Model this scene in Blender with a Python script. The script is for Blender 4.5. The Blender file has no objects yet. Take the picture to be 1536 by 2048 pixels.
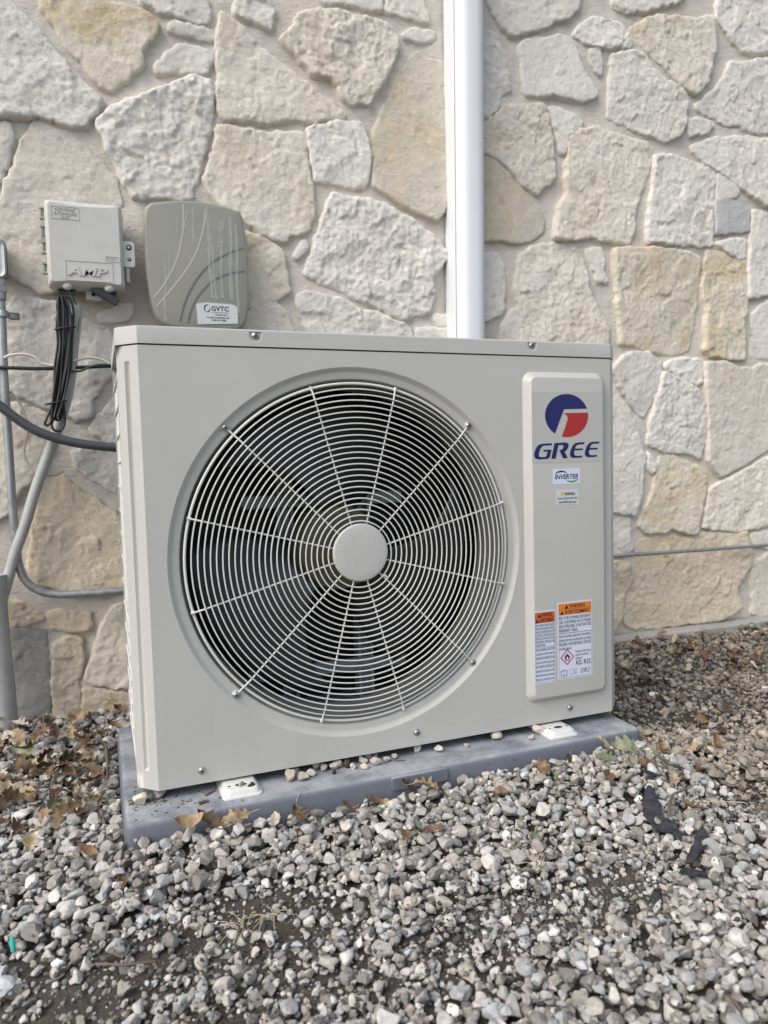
import bpy, bmesh, math, random
import numpy as np
from mathutils import Vector, Matrix, noise
from mathutils.geometry import delaunay_2d_cdt

random.seed(7)
RNG = np.random.default_rng(11)
scene = bpy.context.scene
C = scene.collection

# ------------------------------------------------------------------ camera
cam_d = bpy.data.cameras.new('camera')
cam = bpy.data.objects.new('camera', cam_d)
C.objects.link(cam)
scene.camera = cam
RIGHT = Vector((0.93225666, -0.3608231, -0.02653683))
UP = Vector((0.0489381, 0.05308778, 0.99738997))
FWD = Vector((0.35847256, 0.93112211, -0.06714943))
CAM = Vector((-0.0357, -1.224, 0.5229))
cam.matrix_world = Matrix(((RIGHT.x, UP.x, -FWD.x, CAM.x), (RIGHT.y, UP.y, -FWD.y, CAM.y),
                           (RIGHT.z, UP.z, -FWD.z, CAM.z), (0, 0, 0, 1)))
cam_d.sensor_fit = 'VERTICAL'
cam_d.sensor_height = 36.0
cam_d.lens = 1476.27 / 2048 * 36.0
cam_d.clip_start = 0.02
cam_d.clip_end = 200
cam_d.dof.use_dof = True
cam_d.dof.focus_distance = 1.32
cam_d.dof.aperture_fstop = 5.8

# ------------------------------------------------------------------ sky, sun, exposure
SUN_EL, SUN_AZ = math.radians(44), math.radians(246)   # azimuth clockwise from +Y
world = bpy.data.worlds.new('World')
scene.world = world
world.use_nodes = True
nt = world.node_tree
nt.nodes.clear()
o_ = nt.nodes.new('ShaderNodeOutputWorld')
b_ = nt.nodes.new('ShaderNodeBackground')
s_ = nt.nodes.new('ShaderNodeTexSky')
h_ = nt.nodes.new('ShaderNodeHueSaturation')
s_.sky_type = 'NISHITA'
s_.sun_disc = False
s_.sun_elevation = SUN_EL
s_.sun_rotation = SUN_AZ
s_.air_density = 1.0
s_.dust_density = 2.0
s_.ozone_density = 1.0
h_.inputs['Saturation'].default_value = 0.55
b_.inputs['Strength'].default_value = 0.13
nt.links.new(s_.outputs[0], h_.inputs['Color'])
nt.links.new(h_.outputs[0], b_.inputs['Color'])
nt.links.new(b_.outputs[0], o_.inputs['Surface'])

sun_d = bpy.data.lights.new('sun', 'SUN')
sun_d.energy = 1.5
sun_d.angle = math.radians(48)
sun_d.color = (1.0, 0.965, 0.91)
sun = bpy.data.objects.new('sun', sun_d)
C.objects.link(sun)
sd = Vector((math.sin(SUN_AZ) * math.cos(SUN_EL), math.cos(SUN_AZ) * math.cos(SUN_EL), math.sin(SUN_EL)))
sun.rotation_euler = sd.to_track_quat('Z', 'Y').to_euler()
sun.location = sd * 8

scene.view_settings.view_transform = 'Standard'
scene.view_settings.look = 'None'
scene.view_settings.exposure = 0.78
scene.view_settings.gamma = 1.0

# ------------------------------------------------------------------ materials
MATS = {}

def mat(name, color=(.5, .5, .5), rough=.5, metal=0.0, spec=.5, bump=0.0, bscale=200, var=0.0, vscale=30, coat=0.0, alpha=1.0, trans=0.0):
    if name in MATS:
        return MATS[name]
    m = bpy.data.materials.new(name)
    m.use_nodes = True
    n = m.node_tree
    p = n.nodes['Principled BSDF']
    p.inputs['Base Color'].default_value = (*color, 1)
    p.inputs['Roughness'].default_value = rough
    p.inputs['Metallic'].default_value = metal
    p.inputs['Specular IOR Level'].default_value = spec
    p.inputs['Coat Weight'].default_value = coat
    p.inputs['Alpha'].default_value = alpha
    p.inputs['Transmission Weight'].default_value = trans
    tc = n.nodes.new('ShaderNodeTexCoord')
    if bump:
        t = n.nodes.new('ShaderNodeTexNoise'); t.inputs['Scale'].default_value = bscale; t.inputs['Detail'].default_value = 4
        n.links.new(tc.outputs['Object'], t.inputs['Vector'])
        bp = n.nodes.new('ShaderNodeBump'); bp.inputs['Strength'].default_value = 1.0; bp.inputs['Distance'].default_value = bump
        n.links.new(t.outputs['Fac'], bp.inputs['Height']); n.links.new(bp.outputs[0], p.inputs['Normal'])
    if var:
        t = n.nodes.new('ShaderNodeTexNoise'); t.inputs['Scale'].default_value = vscale; t.inputs['Detail'].default_value = 6; t.inputs['Roughness'].default_value = .65
        n.links.new(tc.outputs['Object'], t.inputs['Vector'])
        r = n.nodes.new('ShaderNodeMapRange'); r.inputs['From Min'].default_value = .3; r.inputs['From Max'].default_value = .7
        r.inputs['To Min'].default_value = 1 - var; r.inputs['To Max'].default_value = 1 + var
        n.links.new(t.outputs['Fac'], r.inputs['Value'])
        mx = n.nodes.new('ShaderNodeMix'); mx.data_type = 'RGBA'; mx.blend_type = 'MULTIPLY'; mx.inputs['Factor'].default_value = 1
        mx.inputs['A'].default_value = (*color, 1)
        n.links.new(r.outputs[0], mx.inputs['B']); n.links.new(mx.outputs['Result'], p.inputs['Base Color'])
    MATS[name] = m
    return m

class NG:
    """small node-graph helper"""
    def __init__(s, name):
        s.m = bpy.data.materials.new(name); s.m.use_nodes = True
        s.t = s.m.node_tree; s.p = s.t.nodes['Principled BSDF']
        MATS[name] = s.m
    def n(s, typ, **kw):
        x = s.t.nodes.new('ShaderNode' + typ)
        for k, v in kw.items():
            if k in x.inputs: x.inputs[k].default_value = v
            else: setattr(x, k, v)
        return x
    def l(s, a, b): s.t.links.new(a, b)
    def coord(s, which='Object'): return s.n('TexCoord').outputs[which]
    def noise(s, vec, scale, detail=5, rough=.6, dist=0.0):
        x = s.n('TexNoise'); x.inputs['Scale'].default_value = scale; x.inputs['Detail'].default_value = detail
        x.inputs['Roughness'].default_value = rough; x.inputs['Distortion'].default_value = dist
        s.l(vec, x.inputs['Vector']); return x.outputs['Fac']
    def ramp(s, v, a, b, c=0.0, d=1.0):
        r = s.n('MapRange'); r.inputs['From Min'].default_value = a; r.inputs['From Max'].default_value = b
        r.inputs['To Min'].default_value = c; r.inputs['To Max'].default_value = d; s.l(v, r.inputs['Value']); return r.outputs[0]
    def mul(s, a, b):
        x = s.n('Math', operation='MULTIPLY')
        for i, q in enumerate((a, b)):
            if isinstance(q, (int, float)): x.inputs[i].default_value = q
            else: s.l(q, x.inputs[i])
        return x.outputs[0]
    def add(s, a, b):
        x = s.n('Math', operation='ADD')
        for i, q in enumerate((a, b)):
            if isinstance(q, (int, float)): x.inputs[i].default_value = q
            else: s.l(q, x.inputs[i])
        return x.outputs[0]
    def mix(s, f, a, b, blend='MIX'):
        x = s.n('Mix', data_type='RGBA', blend_type=blend)
        for k, q in (('Factor', f), ('A', a), ('B', b)):
            i = x.inputs[k]
            if isinstance(q, (int, float)): i.default_value = q
            elif isinstance(q, tuple): i.default_value = (*q, 1)
            else: s.l(q, i)
        return x.outputs['Result']
    def bump(s, h, dist, strength=1.0, normal=None):
        b = s.n('Bump'); b.inputs['Distance'].default_value = dist; b.inputs['Strength'].default_value = strength
        s.l(h, b.inputs['Height'])
        if normal is not None: s.l(normal, b.inputs['Normal'])
        return b.outputs[0]

def build_special_materials():
    # limestone: object colour gives the stone's own tint, alpha how rust-stained it is
    g = NG('limestone')
    co = g.coord(); oi = g.n('ObjectInfo')
    off = g.n('VectorMath', operation='ADD'); g.l(co, off.inputs[0])
    rv = g.n('CombineXYZ'); rr = g.mul(oi.outputs['Random'], 37.0); g.l(rr, rv.inputs[0]); g.l(rr, rv.inputs[2]); g.l(rv.outputs[0], off.inputs[1])
    v = off.outputs[0]
    big = g.noise(v, 7, 5, .6, .6); mid = g.noise(v, 38, 6, .65); fine = g.noise(v, 190, 5, .7)
    base = g.mix(g.ramp(mid, .3, .7), (.93, .93, .94), (1.05, 1.04, 1.02))
    c = g.mix(1.0, oi.outputs['Color'], base, 'MULTIPLY')
    stain = g.mul(g.ramp(big, .47, .66), oi.outputs['Alpha'])
    c = g.mix(stain, c, g.mix(g.ramp(mid, .35, .65), (.62, .46, .24), (.74, .62, .40)))
    pit_shade = g.mul(g.ramp(fine, .30, .43, .78, 1.0), g.ramp(g.noise(v, 24, 6, .75), .32, .46, .88, 1.0))  # shade of small hollows, painted into the stone colour as dark spots
    c = g.mix(1.0, c, pit_shade, 'MULTIPLY')
    g.l(c, g.p.inputs['Base Color'])
    g.p.inputs['Roughness'].default_value = .95; g.p.inputs['Specular IOR Level'].default_value = .2
    vo = g.n('TexVoronoi', feature='SMOOTH_F1'); vo.inputs['Scale'].default_value = 75; vo.inputs['Smoothness'].default_value = .35
    dv = g.n('VectorMath', operation='ADD'); nz = g.n('TexNoise'); nz.inputs['Scale'].default_value = 45; g.l(v, nz.inputs['Vector'])
    sv = g.n('VectorMath', operation='SCALE'); sv.inputs['Scale'].default_value = .03; g.l(nz.outputs['Color'], sv.inputs[0]); g.l(v, dv.inputs[0]); g.l(sv.outputs[0], dv.inputs[1]); g.l(dv.outputs[0], vo.inputs['Vector'])
    n1 = g.bump(mid, .0014); n2 = g.bump(g.noise(v, 130, 6, .8), .0044, normal=n1); n2 = g.bump(g.mul(vo.outputs['Distance'], -1.0), .0010, normal=n2); n3 = g.bump(g.noise(v, 330, 4, .75), .0020, normal=n2)
    g.l(n3, g.p.inputs['Normal'])
    # mortar
    g = NG('mortar')
    co = g.coord(); mp = g.n('Mapping'); mp.inputs['Scale'].default_value = (1, 1, 2.2); mp.inputs['Rotation'].default_value = (0, .5, 0); g.l(co, mp.inputs['Vector'])
    a = g.noise(co, 5, 5); b = g.noise(mp.outputs[0], 60, 5, .6, .8); f = g.noise(co, 420, 3, .7)
    c = g.mix(g.ramp(a, .3, .7), (.57, .52, .46), (.66, .61, .545)); c = g.mix(g.ramp(b, .35, .65, 0, .35), c, (.71, .665, .605))
    g.l(c, g.p.inputs['Base Color']); g.p.inputs['Roughness'].default_value = .95; g.p.inputs['Specular IOR Level'].default_value = .2
    g.l(g.bump(f, .0010, normal=g.bump(b, .0040)), g.p.inputs['Normal'])
    # gravel: vertex colour x speckle
    g = NG('gravel')
    at = g.n('Attribute'); at.attribute_name = 'col'; co = g.coord()
    sp = g.noise(co, 420, 4, .7); md = g.noise(co, 130, 4, .65)
    c = g.mix(1.0, at.outputs['Color'], g.mix(g.ramp(md, .3, .7), (.72, .71, .70), (1.16, 1.16, 1.15)), 'MULTIPLY')
    c = g.mix(g.ramp(sp, .60, .70, 0, .55), c, (.10, .09, .08)); c = g.mix(g.ramp(sp, .40, .30, 0, .5), c, (.66, .63, .58))
    g.l(c, g.p.inputs['Base Color']); g.p.inputs['Roughness'].default_value = .92; g.p.inputs['Specular IOR Level'].default_value = .25
    g.l(g.bump(sp, .0005, normal=g.bump(md, .0015)), g.p.inputs['Normal'])
    # soil
    g = NG('soil')
    co = g.coord(); a = g.noise(co, 9, 5); b = g.noise(co, 90, 6, .7); f = g.noise(co, 520, 4, .75)
    c = g.mix(g.ramp(a, .35, .65), (.040, .034, .029), (.095, .082, .070)); c = g.mix(g.ramp(b, .5, .7, 0, .6), c, (.15, .13, .112))
    c = g.mix(g.ramp(f, .58, .68, 0, .75), c, (.36, .33, .29))
    g.l(c, g.p.inputs['Base Color']); g.p.inputs['Roughness'].default_value = 1; g.p.inputs['Specular IOR Level'].default_value = .15
    g.l(g.bump(f, .0014, normal=g.bump(b, .005)), g.p.inputs['Normal'])
    # leaf: object colour with blotches
    g = NG('dry_leaf')
    co = g.coord(); oi = g.n('ObjectInfo'); a = g.noise(co, 90, 5, .7); b = g.noise(co, 400, 3, .6)
    c = g.mix(1.0, oi.outputs['Color'], g.mix(g.ramp(a, .3, .7), (.55, .50, .45), (1.25, 1.2, 1.1)), 'MULTIPLY')
    g.l(c, g.p.inputs['Base Color']); g.p.inputs['Roughness'].default_value = .62; g.p.inputs['Specular IOR Level'].default_value = .35
    g.l(g.bump(b, .0006, normal=g.bump(a, .0025)), g.p.inputs['Normal'])
    # plastic pad, dusty
    g = NG('pad_plastic')
    co = g.coord(); a = g.noise(co, 14, 6, .7); b = g.noise(co, 800, 3, .7); gm = g.n('NewGeometry'); sx = g.n('SeparateXYZ'); g.l(gm.outputs['Normal'], sx.inputs[0])
    dust = g.mul(g.ramp(g.add(a, g.mul(g.add(b, -.5), .6)), .36, .60, 0, .85), g.ramp(sx.outputs['Z'], .5, .95))
    streak = g.noise(co, 60, 5, .7, 2.0)
    c = g.mix(g.ramp(streak, .35, .7), (.125, .137, .165), (.150, .162, .19)); c = g.mix(dust, c, (.38, .39, .41))
    g.l(c, g.p.inputs['Base Color']); g.p.inputs['Roughness'].default_value = .55
    g.l(g.bump(b, .0004), g.p.inputs['Normal'])
    # galvanised steel
    g = NG('galvanised')
    co = g.coord(); a = g.noise(co, 70, 5, .7)
    c = g.mix(g.ramp(a, .35, .65), (.27, .285, .295), (.40, .415, .42)); g.l(c, g.p.inputs['Base Color'])
    g.p.inputs['Metallic'].default_value = .65; g.l(g.ramp(a, .3, .7, .35, .6), g.p.inputs['Roughness'])
    # weed fabric
    g = NG('weed_fabric')
    co = g.coord(); w = g.noise(co, 900, 2, .5); a = g.noise(co, 60, 4, .6)
    c = g.mix(g.ramp(a, .4, .7), (.018, .020, .026), (.055, .058, .068)); g.l(c, g.p.inputs['Base Color'])
    g.p.inputs['Roughness'].default_value = .8; g.l(g.bump(w, .001, normal=g.bump(a, .004)), g.p.inputs['Normal'])

build_special_materials()
def paint_material():
    g = NG('ivory_paint'); co = g.coord(); sx = g.n('SeparateXYZ'); g.l(co, sx.inputs[0])
    cloud = g.noise(co, 3.5, 5, .6); speck = g.noise(co, 330, 3, .6); fine = g.noise(co, 900, 2, .5); run = g.n('Mapping'); run.inputs['Scale'].default_value = (1, 1, .06); g.l(co, run.inputs['Vector'])
    streak = g.noise(run.outputs[0], 70, 4, .6)
    c = g.mix(g.ramp(cloud, .3, .7), (.442, .437, .412), (.468, .463, .438))
    c = g.mix(g.ramp(streak, .55, .75, 0, .10), c, (.36, .345, .31))
    low = g.ramp(sx.outputs['Z'], .0, .16, 1, 0)
    c = g.mix(g.mul(g.ramp(speck, .60, .68), g.mul(low, .55)), c, (.24, .20, .16))
    c = g.mix(g.ramp(speck, .765, .785, 0, .6), c, (.7, .7, .68))
    g.l(c, g.p.inputs['Base Color']); g.l(g.ramp(cloud, .3, .7, .36, .48), g.p.inputs['Roughness'])
    wav = g.noise(co, 6, 2, .5)
    g.l(g.bump(fine, .0002, normal=g.bump(wav, .0025)), g.p.inputs['Normal'])
    return g.m
PAINT = paint_material()
PAINTW = mat('ivory_wire_coating', (.64, .64, .61), .35)
CAPM = mat('ivory_textured_cap', (.46, .455, .435), .5, bump=.0007, bscale=420)
STEEL = mat('zinc_screw', (.42, .42, .41), .32, metal=.9, var=.15, vscale=900)
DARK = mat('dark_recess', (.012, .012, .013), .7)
COIL = mat('black_coil', (.008, .0085, .009), .6)
FANM = mat('fan_blade_grey', (.022, .024, .025), .45)
HUBM = mat('fan_hub_olive', (.065, .065, .038), .6)
RAIL = mat('rail_steel', (.34, .36, .37), .5, metal=.2)
ZINC = mat('bell_mouth_paint', (.15, .153, .15), .45)
WHITEP = mat('white_foot_plastic', (.60, .60, .565), .4, var=.06, vscale=60)
DUCT = mat('white_duct_vinyl', (.72, .735, .76), .32, var=.015, vscale=5)
GREYBOX = mat('light_grey_plastic', (.52, .51, .475), .55, bump=.0002, bscale=1500, var=.06, vscale=25)
GREYBOXD = mat('aged_grey_plastic', (.33, .33, .31), .6, var=.1, vscale=40)
TAUPE = mat('taupe_plastic', (.245, .243, .205), .42, var=.05, vscale=12)
TAUPED = mat('dark_arc_ink', (.12, .125, .12), .5)
TAUPEL = mat('light_arc_ink', (.43, .42, .36), .5)
DRIP = mat('chalky_drip', (.55, .56, .53), .8, var=.2, vscale=200, alpha=.38)
PVC = mat('grey_pvc', (.38, .38, .365), .5, var=.08, vscale=18)
PVCOLD = mat('weathered_grey_pvc', (.38, .38, .37), .65, var=.16, vscale=22)
FLEX = mat('dark_flex_conduit', (.060, .065, .075), .42, var=.12, vscale=50)
BLACK = mat('black_rubber', (.012, .012, .013), .38)
BLACKD = mat('dusty_black_rubber', (.022, .022, .023), .6, var=.5, vscale=60)
GREEN = mat('green_insulation', (.010, .10, .048), .4)
CREAMW = mat('cream_cable', (.62, .57, .48), .5, var=.08, vscale=40)
NAVY = mat('navy_print', (.006, .007, .10), .3)
RED = mat('red_print', (.36, .016, .016), .3)
INK = mat('black_print', (.012, .014, .025), .5)
INKG = mat('grey_print', (.06, .065, .085), .5)
STICK = mat('white_sticker', (.60, .63, .74), .35)
STICKW = mat('pale_sticker', (.56, .57, .57), .4)
FILM = mat('clear_film', (.44, .435, .412), .25)
ORANGE = mat('orange_print', (.68, .20, .025), .4)
ORANGED = mat('deep_orange_print', (.56, .12, .02), .4)
GREENP = mat('green_print', (.03, .28, .05), .4)
YELL = mat('yellow_print', (.75, .55, .05), .4)
REDD = mat('red_border', (.45, .03, .04), .4)
CONC = mat('concrete', (.36, .34, .31), .95, bump=.003, bscale=160, var=.15, vscale=14)
CHAR = mat('acorn_shell', (.035, .026, .02), .7, bump=.001, bscale=300)
TWIG = mat('twig_bark', (.13, .10, .075), .85, bump=.001, bscale=250, var=.3, vscale=60)
STRAW = mat('dry_straw', (.42, .36, .25), .8, var=.2, vscale=50)
TEAL = mat('teal_plastic', (.03, .42, .36), .4)

# ------------------------------------------------------------------ mesh helpers
class MB:
    def __init__(s): s.v = []; s.f = []
    def add(s, verts, faces):
        k = len(s.v); s.v += [tuple(q) for q in verts]; s.f += [tuple(i + k for i in f) for f in faces]; return s
    def box(s, x0, x1, y0, y1, z0, z1):
        return s.add([(x0, y0, z0), (x1, y0, z0), (x1, y1, z0), (x0, y1, z0), (x0, y0, z1), (x1, y0, z1), (x1, y1, z1), (x0, y1, z1)],
                     [(0, 3, 2, 1), (4, 5, 6, 7), (0, 1, 5, 4), (1, 2, 6, 5), (2, 3, 7, 6), (3, 0, 4, 7)])
    def loft(s, loops, closed=True, cap0=False, cap1=False):
        n = len(loops[0]); k = len(s.v)
        for lp in loops: s.v += [tuple(q) for q in lp]
        for i in range(len(loops) - 1):
            for j in range(n if closed else n - 1):
                a = k + i * n + j; b = k + i * n + (j + 1) % n
                s.f.append((a, b, b + n, a + n))
        if cap0: s.f.append(tuple(k + j for j in range(n))[::-1])
        if cap1: s.f.append(tuple(k + (len(loops) - 1) * n + j for j in range(n)))
        return s
    def tube(s, path, r, n=10, caps=True):
        P = [Vector(q) for q in path]; loops = []; up = None
        rr = r if isinstance(r, (list, tuple)) else [r] * len(P)
        for i, q in enumerate(P):
            t = (P[min(i + 1, len(P) - 1)] - P[max(i - 1, 0)]).normalized()
            if up is None:
                up = Vector((0, 0, 1)) if abs(t.z) < .9 else Vector((0, 1, 0))
            a = (up - t * up.dot(t)).normalized(); b = t.cross(a); up = a
            loops.append([q + (a * math.cos(2 * math.pi * j / n) + b * math.sin(2 * math.pi * j / n)) * rr[i] for j in range(n)])
        return s.loft(loops, True, caps, caps)
    def lathe(s, prof, cx, cz, n=48, cap0=False, cap1=False):
        """profile (r, y) round the y axis"""
        return s.loft([[(cx + r * math.cos(2 * math.pi * j / n), y, cz + r * math.sin(2 * math.pi * j / n)) for j in range(n)] for r, y in prof], True, cap0, cap1)
    def torus(s, cx, cy, cz, R, r, n=96, m=8):
        L = []
        for i in range(n):
            a = 2 * math.pi * i / n
            L.append([(cx + (R + r * math.cos(2 * math.pi * j / m)) * math.cos(a), cy + r * math.sin(2 * math.pi * j / m), cz + (R + r * math.cos(2 * math.pi * j / m)) * math.sin(a)) for j in range(m)])
        L.append(L[0]); return s.loft(L)
    def plate(s, poly, y0, y1):
        """polygon in x,z standing between y0 (front) and y1"""
        return s.loft([[(x, y1, z) for x, z in poly], [(x, y0, z) for x, z in poly]], True, True, True)

def make(name, mb, material, parent=None, smooth=35, weld=False, bevel=0, seg=2):
    me = bpy.data.meshes.new(name)
    me.from_pydata(mb.v, [], mb.f)
    bm = bmesh.new(); bm.from_mesh(me)
    if weld: bmesh.ops.remove_doubles(bm, verts=bm.verts, dist=1e-5)
    bmesh.ops.recalc_face_normals(bm, faces=bm.faces)
    bm.to_mesh(me); bm.free()
    me.materials.append(material)
    if smooth:
        me.polygons.foreach_set('use_smooth', [True] * len(me.polygons)); me.set_sharp_from_angle(angle=math.radians(smooth))
    return link(name, me, parent, bevel, seg)

def link(name, me, parent=None, bevel=0, seg=2):
    o = bpy.data.objects.new(name, me)
    C.objects.link(o)
    if parent is not None:
        o.parent = parent
        if parent.parent is None and parent.type == 'EMPTY':
            o.matrix_parent_inverse = Matrix.Translation(-parent.location)
    if bevel:
        b = o.modifiers.new('bevel', 'BEVEL'); b.width = bevel; b.segments = seg; b.limit_method = 'ANGLE'; b.angle_limit = math.radians(40)
    return o

def tag(o, label, cat, group=None, kind=None):
    if label: o['label'] = label
    if cat: o['category'] = cat
    if group: o['group'] = group
    if kind: o['kind'] = kind
    return o

def thing(name, loc, label, cat, group=None):
    o = bpy.data.objects.new(name, None); C.objects.link(o); o.location = loc; o.empty_display_size = .05
    return tag(o, label, cat, group)

def smooth_path(pts, n=8):
    P = [Vector(q) for q in pts]; out = []
    for i in range(len(P) - 1):
        p0 = P[max(i - 1, 0)]; p1 = P[i]; p2 = P[i + 1]; p3 = P[min(i + 2, len(P) - 1)]
        for k in range(n):
            t = k / n
            out.append(.5 * ((2 * p1) + (p2 - p0) * t + (2 * p0 - 5 * p1 + 4 * p2 - p3) * t * t + (-p0 + 3 * p1 - 3 * p2 + p3) * t ** 3))
    out.append(P[-1]); return out

def rrect(x0, x1, z0, z1, r, n=6):
    out = []
    for cx, cz, a0 in ((x1 - r, z1 - r, 0), (x0 + r, z1 - r, 90), (x0 + r, z0 + r, 180), (x1 - r, z0 + r, 270)):
        for k in range(n + 1):
            a = math.radians(a0 + 90 * k / n); out.append((cx + r * math.cos(a), cz + r * math.sin(a)))
    return out

def in_poly(x, z, poly):
    c = False; j = len(poly) - 1
    for i in range(len(poly)):
        xi, zi = poly[i]; xj, zj = poly[j]
        if (zi > z) != (zj > z) and x < (xj - xi) * (z - zi) / (zj - zi) + xi: c = not c
        j = i
    return c

def sheet_with_holes(mb, outer, holes, y):
    pts = [Vector(q) for q in outer]; ed = [(i, (i + 1) % len(outer)) for i in range(len(outer))]
    for h in holes:
        k = len(pts); pts += [Vector(q) for q in h]; ed += [(k + i, k + (i + 1) % len(h)) for i in range(len(h))]
    vo, _, fo, *_r = delaunay_2d_cdt(pts, ed, [], 0, 1e-7)
    fs = []
    for f in fo:
        cx = sum(vo[i].x for i in f) / 3; cz = sum(vo[i].y for i in f) / 3
        if not in_poly(cx, cz, outer) or any(in_poly(cx, cz, h) for h in holes): continue
        fs.append(f)
    mb.add([(q.x, y, q.y) for q in vo], fs)

def text2d(body, x0, z0, w=None, h=None, shear=0, bold=0.0, align='L', res=2, depth=None):
    cu = bpy.data.curves.new('t', 'FONT'); cu.body = body; cu.size = 1; cu.shear = shear; cu.offset = bold; cu.resolution_u = res
    if depth: cu.extrude = .1
    ob = bpy.data.objects.new('t', cu)
    me = bpy.data.meshes.new_from_object(ob)
    DZ = [q.co.z for q in me.vertices]; V = [(q.co.x, q.co.y) for q in me.vertices]; F = [tuple(p.vertices) for p in me.polygons]
    bpy.data.objects.remove(ob); bpy.data.curves.remove(cu); bpy.data.meshes.remove(me)
    xs = [a for a, _ in V]; zs = [b for _, b in V]
    ax, bx = min(xs), max(xs); az, bz = 0.0, max(zs)
    sx = w / (bx - ax) if w else h / (bz - az)
    sz = h / (bz - az) if h else sx
    tw = (bx - ax) * sx
    dx = {'L': 0, 'C': -tw / 2, 'R': -tw}[align]
    if depth: return [(x0 + dx + (a - ax) * sx, -depth * (c + .1) / .2, z0 + (b - az) * sz) for (a, b), c in zip(V, DZ)], F
    return [(x0 + dx + (a - ax) * sx, z0 + (b - az) * sz) for a, b in V], F

def put_text(mb, y, *a, **k):
    V, F = text2d(*a, **k); mb.add([(x, y, z) for x, z in V], F)

def flat(mb, poly, y):
    mb.add([(x, y, z) for x, z in poly], [tuple(range(len(poly)))])

def fnoise(p, H=.8, lac=2.1, octv=5): return noise.fractal(p, H, lac, octv)

# ================================================================== STRUCTURE: ground soil sheet
def mound(x, y):
    return (-.080 + (.020 * math.exp(-(((x - .86) / .30) ** 2 + ((y + .16) / .12) ** 2))) + .013 * math.exp(-((x + .02) / .22) ** 2 - ((y + .08) / .2) ** 2) + .009 * math.exp(-((y + .10) / .11) ** 2) * (1 if -.2 < x < 1.1 else 0)
            + .012 * max(0, min(1, (y - .3) / .3)) + .006 * noise.noise(Vector((x * 4, y * 4, 3.1))) + .0035 * noise.noise(Vector((x * 17, y * 17, 1.7))))

PATCH = [(.13, -.31, .16, .085, 1.25), (-.07, -.335, .16, .095, 1.3), (.30, -.475, .2, .075, .62), (.56, -.43, .13, .06, 1.1),
         (1.26, .16, .36, .19, 1.1), (1.55, -.02, .27, .15, .9), (1.75, .40, .50, .16, .95), (1.15, .44, .22, .12, .8), (1.0, -.30, .14, .05, .6), (.93, -.34, .10, .05, .55), (.02, -.42, .18, .07, 1.2), (.42, -.40, .1, .05, .5)]

def bare(x, y):
    m = 0
    for cx, cy, rx, ry, a in PATCH:
        d = ((x - cx) / rx) ** 2 + ((y - cy) / ry) ** 2
        m = max(m, a * max(0, min(1, 1.5 - d)))
    return m * (0.75 + .5 * noise.noise(Vector((x * 9, y * 9, 5))))

def build_ground():
    xs = np.concatenate([[-15, -5, -2, -1.2], np.arange(-.9, 2.8, .014), [3.2, 4, 7, 17]])
    ys = np.concatenate([[-15, -6, -3, -1.8], np.arange(-1.2, .70, .014), [.9, 2]])
    V = []
    for y in ys:
        for x in xs:
            z = mound(x, y) + .003 * noise.noise(Vector((x * 60, y * 60, 0)))
            V.append((x, y, z))
    nx = len(xs)
    F = [(j * nx + i, j * nx + i + 1, (j + 1) * nx + i + 1, (j + 1) * nx + i) for j in range(len(ys) - 1) for i in range(nx - 1)]
    me = bpy.data.meshes.new('ground'); me.from_pydata(V, [], F); me.materials.append(MATS['soil'])
    me.polygons.foreach_set('use_smooth', [True] * len(F))
    o = link('ground', me); o['kind'] = 'structure'; o['label'] = 'dark brown bare soil showing between the gravel'
build_ground()

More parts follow.
